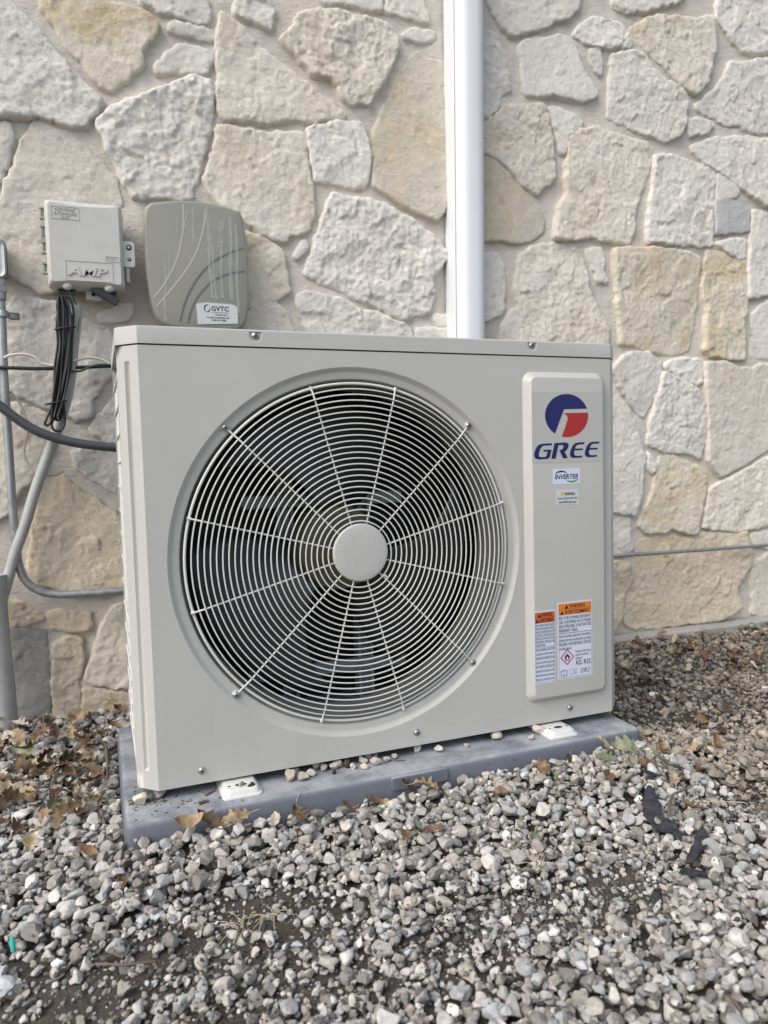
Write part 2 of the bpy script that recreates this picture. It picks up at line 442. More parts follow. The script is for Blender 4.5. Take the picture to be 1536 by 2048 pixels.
# ================================================================== STRUCTURE: stone wall
YW = .660
TINT = {'w': (.87, .83, .76), 'c': (.85, .795, .70), 'y': (.84, .775, .645), 'o': (.80, .695, .545), 'g': (.46, .455, .43), 'h': (.60, .595, .58), 't': (.73, .67, .575)}
STONES = [
('w',0.05,7,24,[-250,1543,-249,1564,-178,1578,-166,1559,-140,1536,-105,1503,-80,1464,-47,1430,-13,1402,11,1376,-3,1348,-13,1325,-21,1309,-63,1310,-111,1322,-165,1316,-264,1304]),
('y',0.75,4,18,[-103,1571,-96,1551,-86,1535,-67,1503,-41,1471,-15,1439,12,1406,30,1405,71,1426,94,1456,107,1481,106,1499,124,1521,148,1563,130,1582,112,1590,79,1595,39,1591,22,1610,-104,1589]),
('w',0.1,5,18,[113,1613,142,1603,153,1594,187,1597,225,1586,261,1593,270,1616,267,1642,248,1661,118,1636]),
('w',0.1,4,13,[175,1568,187,1579,229,1578,280,1575,279,1555,243,1551,205,1558,174,1559]),
('w',0.15,5,14,[138,1469,156,1489,164,1505,196,1528,223,1536,270,1523,269,1507,256,1474,213,1469,186,1469,143,1462]),
('w',0.02,10,26,[5,1327,23,1344,69,1377,122,1404,165,1429,196,1449,224,1455,263,1456,272,1434,269,1402,256,1338,237,1273,221,1216,208,1172,161,1171,111,1166,74,1166,56,1191,46,1212,40,1234,19,1262,14,1291,4,1312]),
('w',0.1,5,16,[-249,1287,-180,1295,-178,1273,-186,1236,-191,1207,-206,1173,-256,1157]),
('c',0.18,4,16,[-151,1277,-132,1308,-105,1308,-64,1292,-30,1274,-10,1254,14,1231,38,1200,42,1159,41,1075,28,982,-10,957,-82,941,-118,928,-139,930,-175,954,-201,967,-218,966,-266,977,-259,1110,-209,1126,-198,1152,-175,1202]),
('w',0.05,3,12,[-17,880,1,892,24,903,54,914,59,895,45,882,4,869,-14,870]),
('w',0.1,6,18,[-207,895,-185,918,-150,914,-109,905,-68,878,-25,862,1,850,18,815,11,757,-16,722,-40,686,-47,652,-80,640,-110,669,-142,672,-172,686,-202,697,-223,697,-282,707,-272,883]),
('w',0.1,7,18,[-40,638,-8,669,13,696,90,711,83,553,15,559,-27,602,-46,617]),
('w',0.08,5,16,[-87,565,-67,574,83,549,78,435,21,455,-17,481,-54,506,-85,536]),
('c',0.2,5,18,[-229,672,-203,679,-173,668,-138,652,-129,617,-136,583,-165,526,-182,504,-203,488,-237,426,-299,407,-284,674]),
('o',0.7,5,22,[-149,497,-113,513,-98,495,-56,459,-25,434,13,402,86,374,81,245,23,244,-45,232,-132,245,-179,267,-198,298,-190,343,-177,400,-169,458]),
('o',0.2,6,14,[-308,244,-246,227,-218,224,-193,204,-169,182,-199,173,-249,169,-312,176]),
('o',0.15,7,14,[-158,191,-113,189,-68,182,-73,147,-116,147,-160,155]),
('g',0,3,12,[-312,172,-257,166,-211,159,-170,150,-169,72,-169,1,-172,-59,-324,-36]),
('o',0.1,8,15,[-155,118,-120,133,-94,121,-94,72,-104,32,-105,-69,-161,-61,-157,58]),
('y',0.6,7,22,[-62,107,-40,155,-17,186,12,200,102,194,92,-30,-12,-1,-66,10,-89,17,-81,43]),
('o',0.15,6,14,[-90,4,4,-24,91,-42,89,-99,-72,-74,-99,-58]),
('c',0.3,5,19,[298,1621,321,1610,349,1591,381,1561,417,1540,454,1518,480,1502,509,1486,548,1463,574,1451,596,1433,605,1418,555,1408,502,1394,467,1392,437,1388,365,1378,295,1371,286,1389,282,1428,283,1490,286,1549,291,1596]),
('c',0.25,9,24,[494,1657,529,1670,604,1682,640,1678,695,1678,737,1665,760,1644,757,1618,744,1582,734,1555,710,1521,695,1489,670,1460,620,1455,602,1467,594,1495,572,1512,528,1518,498,1541,465,1564,444,1586,458,1603,482,1627]),
('w',0.15,6,18,[327,1646,352,1674,410,1685,425,1649,420,1628,424,1601,407,1606,375,1619,330,1627]),
('w',0.1,4,14,[556,1693,610,1706,673,1703,720,1709,716,1753,539,1718]),
('w',0.2,5,17,[727,1709,734,1731,740,1758,831,1775,835,1751,844,1727,856,1701,815,1700,771,1703]),
('w',0.05,3,11,[775,1659,809,1676,868,1677,867,1658,828,1649,784,1650]),
('t',0.45,3,15,[822,1622,841,1606,896,1607,946,1597,939,1263,887,1218,861,1182,816,1193,763,1212,720,1234,681,1254,684,1301,684,1352,692,1400,712,1454,732,1499,762,1546,792,1590]),
('w',0.1,6,17,[510,1376,550,1393,600,1406,650,1409,668,1371,676,1334,673,1295,659,1249,627,1246,595,1249,563,1249,521,1251,516,1290,511,1335]),
('c',0.3,5,18,[282,1349,323,1351,389,1352,457,1363,492,1361,500,1341,505,1288,508,1247,513,1206,514,1165,501,1126,457,1110,430,1091,401,1093,376,1105,347,1125,307,1149,271,1170,248,1203,245,1227,255,1263,267,1308]),
('w',0.08,10,26,[489,1012,499,1046,518,1102,538,1155,557,1198,567,1216,612,1212,663,1213,715,1203,757,1183,801,1165,835,1142,869,1113,899,1089,878,1069,863,1046,847,1018,846,964,835,932,795,925,765,911,721,922,674,942,604,964,568,979,524,993]),
('y',0.6,5,17,[285,1119,336,1104,359,1102,396,1088,417,1065,429,1050,436,1009,443,967,404,944,339,920,277,913]),
('w',0.15,7,20,[465,952,487,968,531,960,581,950,627,930,673,924,745,901,779,884,778,844,742,803,509,814,484,873,468,914]),
('c',0.15,3,13,[297,898,339,908,399,940,424,921,448,867,447,816,293,812]),
('w',0.1,3,11,[459,1052,483,1091,492,1100,493,1080,477,1062,464,1047]),
('w',0.1,3,12,[847,923,906,924,905,896,859,894]),
('w',0.1,4,13,[799,884,905,888,904,834,797,831]),
('w',0.15,5,18,[1033,1841,1032,1788,1058,1757,1078,1726,1121,1714,1185,1736,1243,1770,1304,1795,1334,1828,1336,1902]),
('w',0.04,3,15,[1144,1697,1177,1717,1222,1722,1267,1739,1298,1742,1315,1727,1330,1701,1347,1662,1376,1624,1399,1594,1381,1580,1346,1567,1299,1570,1271,1573,1220,1565,1153,1558,1145,1593,1146,1643,1133,1677]),
('w',0.05,7,18,[1319,1748,1348,1788,1389,1810,1431,1813,1479,1807,1503,1788,1521,1767,1521,1748,1478,1745,1430,1735,1388,1730,1347,1737]),
('w',0.1,4,12,[1374,1718,1406,1728,1418,1687,1417,1649,1394,1660,1376,1690]),
('w',0.15,6,18,[1451,1712,1503,1730,1546,1737,1577,1723,1602,1698,1634,1679,1673,1665,1725,1643,1728,1603,1732,1563,1719,1526,1692,1508,1647,1492,1589,1500,1533,1512,1477,1524,1438,1538,1441,1586,1447,1640]),
('c',0.45,6,19,[1521,1801,1565,1833,1596,1853,1660,1862,1712,1869,1771,1875,1831,1891,1842,1853,1845,1803,1832,1750,1819,1697,1772,1650,1725,1663,1679,1696,1634,1723,1583,1749,1534,1779]),
('w',0.12,5,19,[1858,1931,1865,1948,1865,1988,2186,2051,2189,1851,2063,1830,2013,1816,1963,1818,1928,1832,1893,1862,1865,1892]),
('w',0.06,6,18,[1887,1718,1908,1762,1971,1778,2071,1805,2205,1827,2208,1591,2074,1578,2015,1566,1958,1579,1895,1575,1839,1594,1778,1610,1792,1633,1846,1671]),
('w',0.06,6,20,[1759,1486,1799,1506,1867,1531,1973,1547,2074,1552,2209,1531,2212,1319,2076,1338,2017,1359,1952,1390,1889,1414,1854,1431,1799,1455]),
('c',0.35,6,19,[1298,1462,1345,1487,1398,1499,1440,1490,1508,1484,1608,1472,1602,1442,1589,1395,1570,1344,1550,1307,1534,1251,1528,1200,1518,1175,1469,1171,1408,1171,1372,1177,1312,1163,1243,1167,1249,1201,1261,1259,1284,1290,1285,1370,1298,1429]),
('w',0.1,6,18,[1614,1443,1666,1449,1705,1449,1765,1441,1857,1431,1861,1395,1848,1332,1844,1264,1845,1196,1786,1186,1686,1180,1582,1180,1585,1240,1592,1306,1608,1368]),
('w',0.05,2,11,[1868,1417,1931,1393,1953,1368,1938,1351,1865,1341]),
('h',0,2,12,[1858,1333,1974,1350,2003,1315,2004,1251,1855,1228]),
('w',0.05,4,13,[1862,1202,1925,1218,1982,1223,1983,1164,1954,1162,1897,1179]),
('w',0.08,5,16,[2018,1317,2077,1311,2213,1302,2216,1059,2080,1046,1999,1030,1998,1133,2011,1241]),
('w',0.1,4,12,[1738,1564,1799,1580,1850,1569,1819,1540,1752,1520]),
('y',0.45,5,18,[1457,1148,1543,1156,1633,1162,1712,1162,1793,1151,1789,1077,1779,998,1767,918,1749,861,1706,844,1653,838,1611,848,1551,861,1481,869,1476,921,1469,982,1462,1056,1455,1115]),
('y',0.7,6,17,[1826,1173,1899,1171,1985,1153,1990,1089,1991,1008,1976,943,1973,833,1901,833,1827,841,1807,856,1815,936,1816,1000,1802,1062,1810,1109]),
('w',0.1,3,14,[2020,985,2086,1030,2270,1056,2273,836,2088,840,2012,844,2016,912]),
('c',0.3,7,19,[1129,1106,1163,1132,1208,1145,1248,1151,1289,1142,1318,1144,1347,1107,1359,1069,1364,1031,1382,992,1412,944,1430,915,1430,870,1417,840,1125,832,1126,931,1111,987,1106,1029,1118,1072]),
('w',0.05,4,12,[1359,1138,1407,1146,1425,1113,1419,1083,1431,1054,1400,1047,1383,1081]),
('t',0.5,2,14,[951,1360,1051,1368,1092,1326,1136,1295,1168,1266,1207,1236,1211,1209,1201,1175,1167,1154,1112,1140,1068,1146,947,1133]),
('c',0.25,7,18,[973,1452,1023,1461,1058,1486,1080,1512,1139,1525,1216,1531,1227,1486,1238,1432,1242,1372,1251,1340,1213,1308,1185,1286,1136,1309,1098,1346,1061,1369,1022,1382,972,1385]),
('w',0.1,5,13,[1230,1531,1267,1538,1330,1519,1348,1508,1295,1453,1283,1410,1266,1408,1249,1471]),
('w',0.15,5,15,[1025,1712,1056,1700,1082,1665,1098,1622,1105,1560,1075,1547,1058,1504,1023,1477,974,1470,979,1713]),
('w',0.15,5,15,[966,1101,1016,1100,1056,1103,1077,1077,1076,998,1064,941,1012,916,962,914]),
('w',0.15,4,13,[1063,899,1097,948,1119,953,1120,840,1057,838]),
('w',0.2,5,16,[1449,1896,1725,1950,1705,1912,1634,1887,1571,1863,1509,1851,1461,1856]),
('w',0.12,4,17,[1442,785,1481,822,1526,844,1585,841,1639,810,1639,778,1611,709,1585,677,1565,640,1532,671,1487,724]),
('w',0.1,6,15,[1645,800,1686,822,1734,826,1798,825,1805,754,1755,748,1707,769,1666,790]),
('w',0.15,7,19,[1645,779,1686,769,1728,748,1784,727,1805,688,1812,633,1813,578,1798,512,1735,524,1672,531,1618,543,1584,560,1588,613,1611,677]),
('c',0.2,3,16,[1812,814,1884,821,1957,801,2017,802,2047,814,2093,815,2243,818,2247,561,2081,529,1975,480,1878,448,1827,500,1827,578,1819,688]),
('c',0.25,6,18,[1828,405,1915,442,2013,473,2089,505,2248,537,2252,282,2084,273,1999,263,1901,266,1799,283,1821,355]),
('y',0.65,5,18,[1631,516,1686,520,1735,497,1791,479,1813,462,1813,423,1799,356,1771,263,1714,277,1679,290,1617,272,1570,280,1543,303,1570,345,1597,398,1618,462]),
('w',0.15,4,17,[1336,768,1439,754,1486,703,1532,640,1551,587,1574,517,1564,464,1557,405,1530,339,1484,344,1436,352,1332,357]),
('w',0.12,4,15,[1332,346,1436,341,1484,341,1510,321,1513,273,1523,229,1484,215,1330,226]),
('o',0.45,6,17,[1543,244,1577,258,1658,258,1756,252,1821,265,1902,255,1992,255,2007,196,2012,149,1955,96,1940,50,1963,2,1874,-30,1757,-29,1672,-32,1509,-20,1486,15,1483,81,1526,131,1533,185]),
('o',0.5,6,17,[1330,200,1438,192,1510,181,1516,132,1476,81,1476,33,1449,-24,1328,-11]),
('c',0.3,4,15,[2023,137,2101,178,2254,167,2258,-88,2088,-58,2025,-22]),
('c',0.2,4,14,[2022,247,2252,264,2253,186,2030,206]),
('w',0.1,2,10,[1588,533,1604,511,1618,494,1604,462,1587,490])]

wall = thing('stone_wall', (.95, YW, -.06), 'cream rubble limestone wall with wide grey mortar joints behind the outdoor unit', 'wall')

def build_mortar():
    xs = np.concatenate([[-6, -2.2, -1.3], np.arange(-1.0, 3.0, .013), [3.6, 5, 9]])
    zs = np.concatenate([[-.3], np.arange(-.14, 2.2, .013), [2.35, 2.8]])
    V = []
    for z in zs:
        for x in xs:
            d = .0050 * fnoise(Vector((x * 9, 2.0, z * 9))) + .0032 * fnoise(Vector((x * 42, 5.0, z * 42)), octv=4)
            V.append((x, YW - .001 - d, z))
    nx = len(xs)
    F = [(j * nx + i, j * nx + i + 1, (j + 1) * nx + i + 1, (j + 1) * nx + i) for j in range(len(zs) - 1) for i in range(nx - 1)]
    k = len(V)
    V += [(-6, YW + .25, -.3), (9, YW + .25, -.3), (9, YW + .25, 2.8), (-6, YW + .25, 2.8)]
    a, b, c, d = 0, nx - 1, len(zs) * nx - 1, (len(zs) - 1) * nx
    F += [(k, k + 3, k + 2, k + 1), (a, k, k + 1, b), (b, k + 1, k + 2, c), (c, k + 2, k + 3, d), (d, k + 3, k, a)]
    me = bpy.data.meshes.new('mortar'); me.from_pydata(V, [], F); me.materials.append(MATS['mortar'])
    me.polygons.foreach_set('use_smooth', [True] * len(F)); me.set_sharp_from_angle(angle=1.2)
    link('mortar', me, wall)
build_mortar()

def stone(poly, tint, stain, rough, proud, seed, step=.0052):
    """one rough-faced stone: ragged outline, broken edge, displaced face"""
    P = [Vector((a, b)) for a, b in poly]
    # ragged resampled outline
    out = []
    for i in range(len(P)):
        a, b = P[i], P[(i + 1) % len(P)]
        L = (b - a).length; n = max(1, int(L / (step * 1.05)))
        for k in range(n): out.append(a.lerp(b, k / n))
    rag = .0046 if rough > 3 else .0030
    B = np.array([(q.x, q.y) for q in out])
    nxt = np.roll(B, -1, 0); prv = np.roll(B, 1, 0); t = nxt - prv; t /= np.maximum(1e-9, np.linalg.norm(t, axis=1))[:, None]
    area = np.sum(B[:, 0] * nxt[:, 1] - nxt[:, 0] * B[:, 1])
    nrm = np.stack([-t[:, 1], t[:, 0]], 1) * (1 if area > 0 else -1)   # inward
    jit = np.array([fnoise(Vector((q[0] * 60 + seed, q[1] * 60, 9.3)), octv=4) + 1.3 * noise.noise(Vector((q[0] * 24, q[1] * 24, seed))) for q in B])
    B = B + nrm * (jit * rag - .0082)[:, None]
    inner = B + nrm * .0034
    x0, z0 = B.min(0); x1, z1 = B.max(0)
    gx, gz = np.meshgrid(np.arange(x0, x1, step), np.arange(z0, z1, step * .87))
    gx = gx + (np.arange(gx.shape[0]) % 2)[:, None] * step * .5
    G = np.stack([gx.ravel(), gz.ravel()], 1); G += RNG.uniform(-.25, .25, G.shape) * step
    cand = np.concatenate([inner, G])
    def dist(Q):
        d = np.full(len(Q), 1e9); ins = np.zeros(len(Q), bool)
        A = B; Bn = np.roll(B, -1, 0)
        for a, b in zip(A, Bn):
            ab = b - a; L2 = ab @ ab + 1e-12
            tt = np.clip(((Q - a) @ ab) / L2, 0, 1)
            d = np.minimum(d, np.linalg.norm(Q - (a + tt[:, None] * ab), axis=1))
            if a[1] != b[1]:
                m = (a[1] > Q[:, 1]) != (b[1] > Q[:, 1])
                ins ^= m & (Q[:, 0] < (b[0] - a[0]) * (Q[:, 1] - a[1]) / (b[1] - a[1]) + a[0])
        return d, ins
    d, ins = dist(cand)
    ok = ins & (d > .0026); ok[len(inner):] &= d[len(inner):] > .0052
    I = cand[ok]; dI = d[ok]
    nb = len(B)
    pts = [Vector((float(a), float(b))) for a, b in np.concatenate([B, I])]
    vo, _, fo, ov, *_r = delaunay_2d_cdt(pts, [(i, (i + 1) % nb) for i in range(nb)], [], 1, 1e-7)
    dd, _ = dist(np.array([(q.x, q.y) for q in vo]))
    tx, tz = RNG.uniform(-.05, .05, 2); cx, cz = B.mean(0)
    V = []
    R_ = rough / 1000 * .62; H = .0045 + proud / 1000 * .50
    for q, di in zip(vo, dd):
        if di < 1e-5:
            V.append((q.x, YW + .004, q.y)); continue
        s = min(1, di / .008); prof = .74 + .26 * (s * s * (3 - 2 * s))
        p = Vector((q.x + seed * .37, seed * 1.3, q.y))
        pw = p + Vector((noise.noise(p * 40), noise.noise(p * 40 + Vector((9, 0, 0))), noise.noise(p * 40 + Vector((0, 9, 0))))) * .009
        f = fnoise(p * 11, .9, 2.1, 3) * .95 + fnoise(p * 80, .4, 2.0, 3) * .42
        for sc_, am in ((21, 40.0), (70, 26.0)):
            c0 = noise.voronoi(pw * sc_, distance_metric='DISTANCE')[1][0]
            gv = noise.noise_vector(c0 * 7.31 + Vector((seed, 0, 0)))
            f += am * ((pw - c0 / sc_).dot(gv)) + .34 * gv.y
        h = H * prof + R_ * f * (.35 + .65 * s) + ((q.x - cx) * tx + (q.y - cz) * tz)
        V.append((q.x, YW - max(.003, h), q.y))
    me = bpy.data.meshes.new('stone'); me.from_pydata(V, [], [tuple(f) for f in fo])
    bm = bmesh.new(); bm.from_mesh(me); bmesh.ops.recalc_face_normals(bm, faces=bm.faces)
    av = sum((f.normal.y * f.calc_area() for f in bm.faces))
    if av > 0: bmesh.ops.reverse_faces(bm, faces=bm.faces)
    bm.to_mesh(me); bm.free()
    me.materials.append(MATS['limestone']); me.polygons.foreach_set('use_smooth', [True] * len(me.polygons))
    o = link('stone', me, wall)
    c = TINT[tint]; j = RNG.uniform(.94, 1.05)
    o.color = (c[0] * j, c[1] * j, c[2] * j, stain)
    return o

def filler_polys():
    """stones the photograph does not show: behind the unit and past the picture's edges"""
    out = []
    def grid(xa, xb, za, zb, sx, sz):
        nx = max(1, round((xb - xa) / sx)); nz = max(1, round((zb - za) / sz))
        X = [[(xa + (xb - xa) * i / nx + (RNG.uniform(-.22, .22) * sx if 0 < i < nx else 0),
               za + (zb - za) * j / nz + (RNG.uniform(-.24, .24) * sz if 0 < j < nz else 0)) for i in range(nx + 1)] for j in range(nz + 1)]
        for j in range(nz):
            for i in range(nx):
                q = [X[j][i], X[j][i + 1], X[j + 1][i + 1], X[j + 1][i]]
                cx = sum(a for a, _ in q) / 4; cz = sum(b for _, b in q) / 4
                out.append([(cx + (a - cx) * .90 + RNG.uniform(-.006, .006), cz + (b - cz) * .90 + RNG.uniform(-.006, .006)) for a, b in q])
    grid(.10, 1.38, -.10, .78, .24, .19)
    grid(-.95, -.30, -.10, 2.1, .22, .20)
    grid(2.32, 2.95, -.10, 2.1, .22, .20)
    grid(-.25, 2.28, 2.08, 2.30, .24, .2)
    return out

_k = 0
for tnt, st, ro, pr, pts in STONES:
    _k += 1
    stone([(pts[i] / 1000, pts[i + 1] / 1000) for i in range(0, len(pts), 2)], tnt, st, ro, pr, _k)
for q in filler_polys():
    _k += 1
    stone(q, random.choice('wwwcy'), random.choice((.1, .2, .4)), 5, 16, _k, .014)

# concrete footing strip along the wall's foot
m = MB(); fx = np.linspace(1.12, 3.0, 60); loops = []
for x in fx:
    e = .004 * fnoise(Vector((x * 8, 0, 0))); h = -.040 + .003 * noise.noise(Vector((x * 5, 1, 0)))
    loops.append([(x, .655, -.2), (x, .606 + e, -.2), (x, .606 + e, h - .006), (x, .612 + e, h), (x, .655, h + .004)])
m.loft(loops, False, True, True)
make('footing', m, CONC, wall)

# ================================================================== gravel (one mass), with a height map to rest things on
def rock_shape(sub, rng, planes=9):
    bm = bmesh.new(); bmesh.ops.create_icosphere(bm, subdivisions=sub, radius=1)
    V = np.array([v.co[:] for v in bm.verts]); F = np.array([[v.index for v in f.verts] for f in bm.faces]); bm.free()
    for _ in range(planes):
        n = rng.normal(size=3); n /= np.linalg.norm(n); d = rng.uniform(.40, .80)
        e = V @ n - d; k = e > 0; V[k] -= np.outer(e[k], n)
    sd = rng.uniform(0, 50)
    a = np.array([noise.noise(Vector(v * 1.9) + Vector((sd, 0, 0))) for v in V]); V *= (1 + .12 * a)[:, None]
    a = np.array([noise.noise(Vector(v * 5.0) + Vector((0, sd, 0))) for v in V]); V *= (1 + .05 * a)[:, None]
    V /= np.abs(V).max(0)
    return V, F

HX0, HX1, HY0, HY1, HC = -.65, 2.45, -.95, .66, .004
NXH, NYH = int((HX1 - HX0) / HC), int((HY1 - HY0) / HC)
HM = np.array([[mound(HX0 + (i + .5) * HC, HY0 + (j + .5) * HC) for i in range(NXH)] for j in range(NYH)])
PX0, PX1, PY0, PY1 = -.0204, .9446, -.0616, .3954       # pad plan

def in_pad(x, y, r): return PX0 - r < x < PX1 + r and PY0 - r < y < PY1 + r

def top(x, y):
    i = int((x - HX0) / HC); j = int((y - HY0) / HC)
    if 0 <= i < NXH and 0 <= j < NYH: return float(HM[max(0, j - 1):j + 2, max(0, i - 1):i + 2].mean())
    return mound(x, y)

PAL = [((.40, .38, .355), 5), ((.49, .47, .445), 5), ((.33, .31, .29), 4), ((.57, .555, .535), 3), ((.24, .225, .21), 4), ((.38, .38, .385), 4), ((.45, .41, .36), 1.5), ((.66, .64, .61), .9), ((.50, .52, .54), 1.2)]
PW_ = np.array([w for _, w in PAL]); PW_ = PW_ / PW_.sum(); PC = np.array([c for c, _ in PAL])

def rotmats(n, rng, tilt=.6):
    yaw = rng.uniform(0, 2 * np.pi, n); ax = rng.normal(size=(n, 2)) * tilt
    out = np.zeros((n, 3, 3))
    for i in range(n):
        out[i] = np.array((Matrix.Rotation(ax[i, 0], 3, 'X') @ Matrix.Rotation(ax[i, 1], 3, 'Y') @ Matrix.Rotation(yaw[i], 3, 'Z')))
    return out

def build_gravel():
    rng = np.random.default_rng(5)
    hi = [rock_shape(3, rng) for _ in range(16)]; mid = [rock_shape(2, rng, 9) for _ in range(16)]; lo = [rock_shape(1, rng, 3) for _ in range(12)]; lo2 = [rock_shape(1, rng, 2) for _ in range(16)]
    items = {0: [], 1: [], 2: [], 3: []}; cand = []
    N = 86000
    order = []
    for _ in range(N):
        x = rng.uniform(HX0 + .03, HX1 - .03); y = rng.uniform(HY0 + .03, .64)
        order.append((x, y))
    n = 0
    for x, y in order:
        dc = math.hypot(x - CAM.x, y - CAM.y)
        b = bare(x, y)
        if rng.random() < b * .70: continue
        far = y > .35 and x < .9 or x > 2.1 or x < -.5
        d = float(np.clip(rng.lognormal(math.log(.0114), .44), .0050, .028))
        if x > 1.05: d *= .88
        if b > .25: d *= rng.uniform(.55, 1.05)
        r = d / 2
        if in_pad(x, y, r * .85): continue
        asp = (1, rng.uniform(.68, .95), rng.uniform(.5, .85)); yaw = rng.uniform(0, 6.283)
        i0, i1 = int((x - r - HX0) / HC), int((x + r - HX0) / HC) + 1; j0, j1 = int((y - r - HY0) / HC), int((y + r - HY0) / HC) + 1
        if i0 < 0 or j0 < 0 or i1 > NXH or j1 > NYH: continue
        sub = HM[j0:j1, i0:i1]
        gx = HX0 + (np.arange(i0, i1) + .5) * HC - x; gy = HY0 + (np.arange(j0, j1) + .5) * HC - y
        q = 1 - (gx[None, :] ** 2 + gy[:, None] ** 2) / (r * r * .85)
        m_ = q > 0
        if not m_.any(): continue
        base = np.percentile(sub[m_], 66)
        if base > mound(x, y) + (.020 if b < .3 else .010): continue
        zc = base + r * asp[2] * .60
        HM[j0:j1, i0:i1] = np.where(m_, np.maximum(sub, zc + r * asp[2] * .82 * np.sqrt(np.maximum(q, 0))), sub)
        vx = (Vector((x, y, -.06)) - CAM); dz_ = vx.dot(FWD); out = abs(vx.dot(RIGHT) / dz_) > .56 if dz_ > .1 else True
        lod = 0 if (dc < 1.35 and d > .0190 and not far and not out) else (3 if (d < .0125 and dc > 1.15) or d < .0085 or dc > 1.8 or far or out else 1)
        cand.append((lod, (x, y, zc, r, asp, yaw))); n += 1
    for lod, it in cand:                                   # drop what lies wholly buried
        x, y, zc, r, asp, yaw = it
        i0, i1 = int((x - r - HX0) / HC), int((x + r - HX0) / HC) + 1; j0, j1 = int((y - r - HY0) / HC), int((y + r - HY0) / HC) + 1
        gx = HX0 + (np.arange(i0, i1) + .5) * HC - x; gy = HY0 + (np.arange(j0, j1) + .5) * HC - y
        q = 1 - (gx[None, :] ** 2 + gy[:, None] ** 2) / (r * r * .85); own = zc + r * asp[2] * .82 * np.sqrt(np.maximum(q, 0))
        if ((q > 0) & (HM[j0:j1, i0:i1] - own < .0025)).any(): items[lod].append(it)
    # grit in the bare soil
    for _ in range(15000):
        if rng.random() < .72:
            cx, cy, rx, ry, a = PATCH[rng.integers(len(PATCH))]
            x = cx + rng.normal() * rx * .8; y = cy + rng.normal() * ry * .8
        else:
            x = rng.uniform(-.5, 2.2); y = rng.uniform(-.8, .62)
        r = float(rng.lognormal(math.log(.0016), .55)); r = min(r, .0055)
        if in_pad(x, y, r) or not (HX0 < x < HX1 and HY0 < y < .64): continue
        items[2].append((x, y, top(x, y) + r * .2, r, (1, .85, .7), rng.uniform(0, 6.28)))
    VV, FF, CC = [], [], []; k = 0
    for lod, shapes in ((0, hi), (1, mid), (2, lo), (3, lo2)):
        it = items[lod]
        if not it: continue
        M = rotmats(len(it), rng, .35)
        sel = rng.integers(len(shapes), size=len(it)); ci = rng.choice(len(PC), size=len(it), p=PW_)
        for i, (x, y, z, r, asp, yaw) in enumerate(it):
            V, F = shapes[sel[i]]
            W = (V * (np.array(asp) * r * 1.05)) @ M[i].T + (x, y, z)
            c = PC[ci[i]] * rng.uniform(.78, 1.14)
            if x > .95: c = c * np.array((.80, .73, .65)) * (.85 if y > .25 else 1)
            else: c = c * (1.0, .985, .965)
            if lod == 2: c = c * rng.uniform(.12, .42) if rng.random() < .6 else c * rng.uniform(.5, 1.0)
            VV.append(W); FF.append(F + k); CC.append(np.repeat(np.array([[*c, 1.0]]), len(V), 0)); k += len(V)
    V = np.concatenate(VV).astype(np.float32); F = np.concatenate(FF).astype(np.int32); Cc = np.concatenate(CC).astype(np.float32)
    me = bpy.data.meshes.new('gravel')
    me.vertices.add(len(V)); me.vertices.foreach_set('co', V.ravel())
    me.loops.add(F.size); me.loops.foreach_set('vertex_index', F.ravel())
    me.polygons.add(len(F)); me.polygons.foreach_set('loop_start', np.arange(0, F.size, 3, dtype=np.int32))
    me.polygons.foreach_set('use_smooth', np.ones(len(F), bool))
    a = me.color_attributes.new('col', 'FLOAT_COLOR', 'POINT'); a.data.foreach_set('color', Cc.ravel())
    me.update(calc_edges=True); me.materials.append(MATS['gravel']); me.set_sharp_from_angle(angle=math.radians(32))
    o = link('gravel', me)
    tag(o, 'loose crushed grey limestone gravel spread around the pad', 'gravel', None, 'stuff')
    print('gravel', n, len(F), [len(items[k]) for k in items])
    return hi
ROCKS = build_gravel()

# ================================================================== equipment pad
def build_pad():
    root = thing('equipment_pad', (.462, .167, -.10), 'blue-grey plastic equipment pad under the outdoor unit', 'pad')
    L = []
    for off, z, r in ((.008, -.108, .02), (.006, -.06, .02), (.0045, -.028, .016), (.0036, -.0238, .015), (.0016, -.0202, .014), (-.0015, -.0184, .012), (-.006, -.018, .010), (-.10, -.0178, .01)):
        L.append([(x, y, z) for x, y in rrect(PX0 - off, PX1 + off, PY0 - off, PY1 + off, r)])
    m = MB().loft(L, True, True, True)
    make('slab', m, MATS['pad_plastic'], root, 50)
    # raised size plaque on the front edge
    q = [(0.4096,-0.0007),(0.5166,-0.005),(0.5162,-0.0223),(0.4127,-0.0225)]
    x0, x1 = q[0][0], q[1][0]; z1, z0 = -.0205, -.0430
    m = MB(); m.loft([[(x, -.064, z) for x, z in rrect(x0, x1, z0, z1, .004)], [(x, -.0705, z) for x, z in rrect(x0, x1, z0, z1, .004)], [(x, -.0715, z) for x, z in rrect(x0 + .001, x1 - .001, z0 + .001, z1 - .001, .0035)]], True, True, True)
    pl = make('size_plaque', m, MATS['pad_plastic'], root)
    m = MB(); zt = z0 + (z1 - z0) * .24
    V, F = text2d('18 x 38 x 3', x0 + .012, zt, w=(x1 - x0) - .028, h=(z1 - z0) * .5, bold=.006)
    m.add([(x, -.0722, z) for x, z in V], F)
    make('lettering', m, MATS['pad_plastic'], pl, 0)
    return root
build_pad()

# ================================================================== outdoor unit
UC, UW, UH, US, UD = .0308, .9266, .7466, .7187, .35      # chamfer, right front corner, height, seam height, depth
UX1 = UW + UC
FX, FZ, FR = .3864, .3631, .3262
YL = -.0139                                                # face of the raised service panel
unit = thing('outdoor_unit', (.478, .16, 0), 'beige air-conditioner outdoor unit with a round fan grille standing on the pad', 'air conditioner')

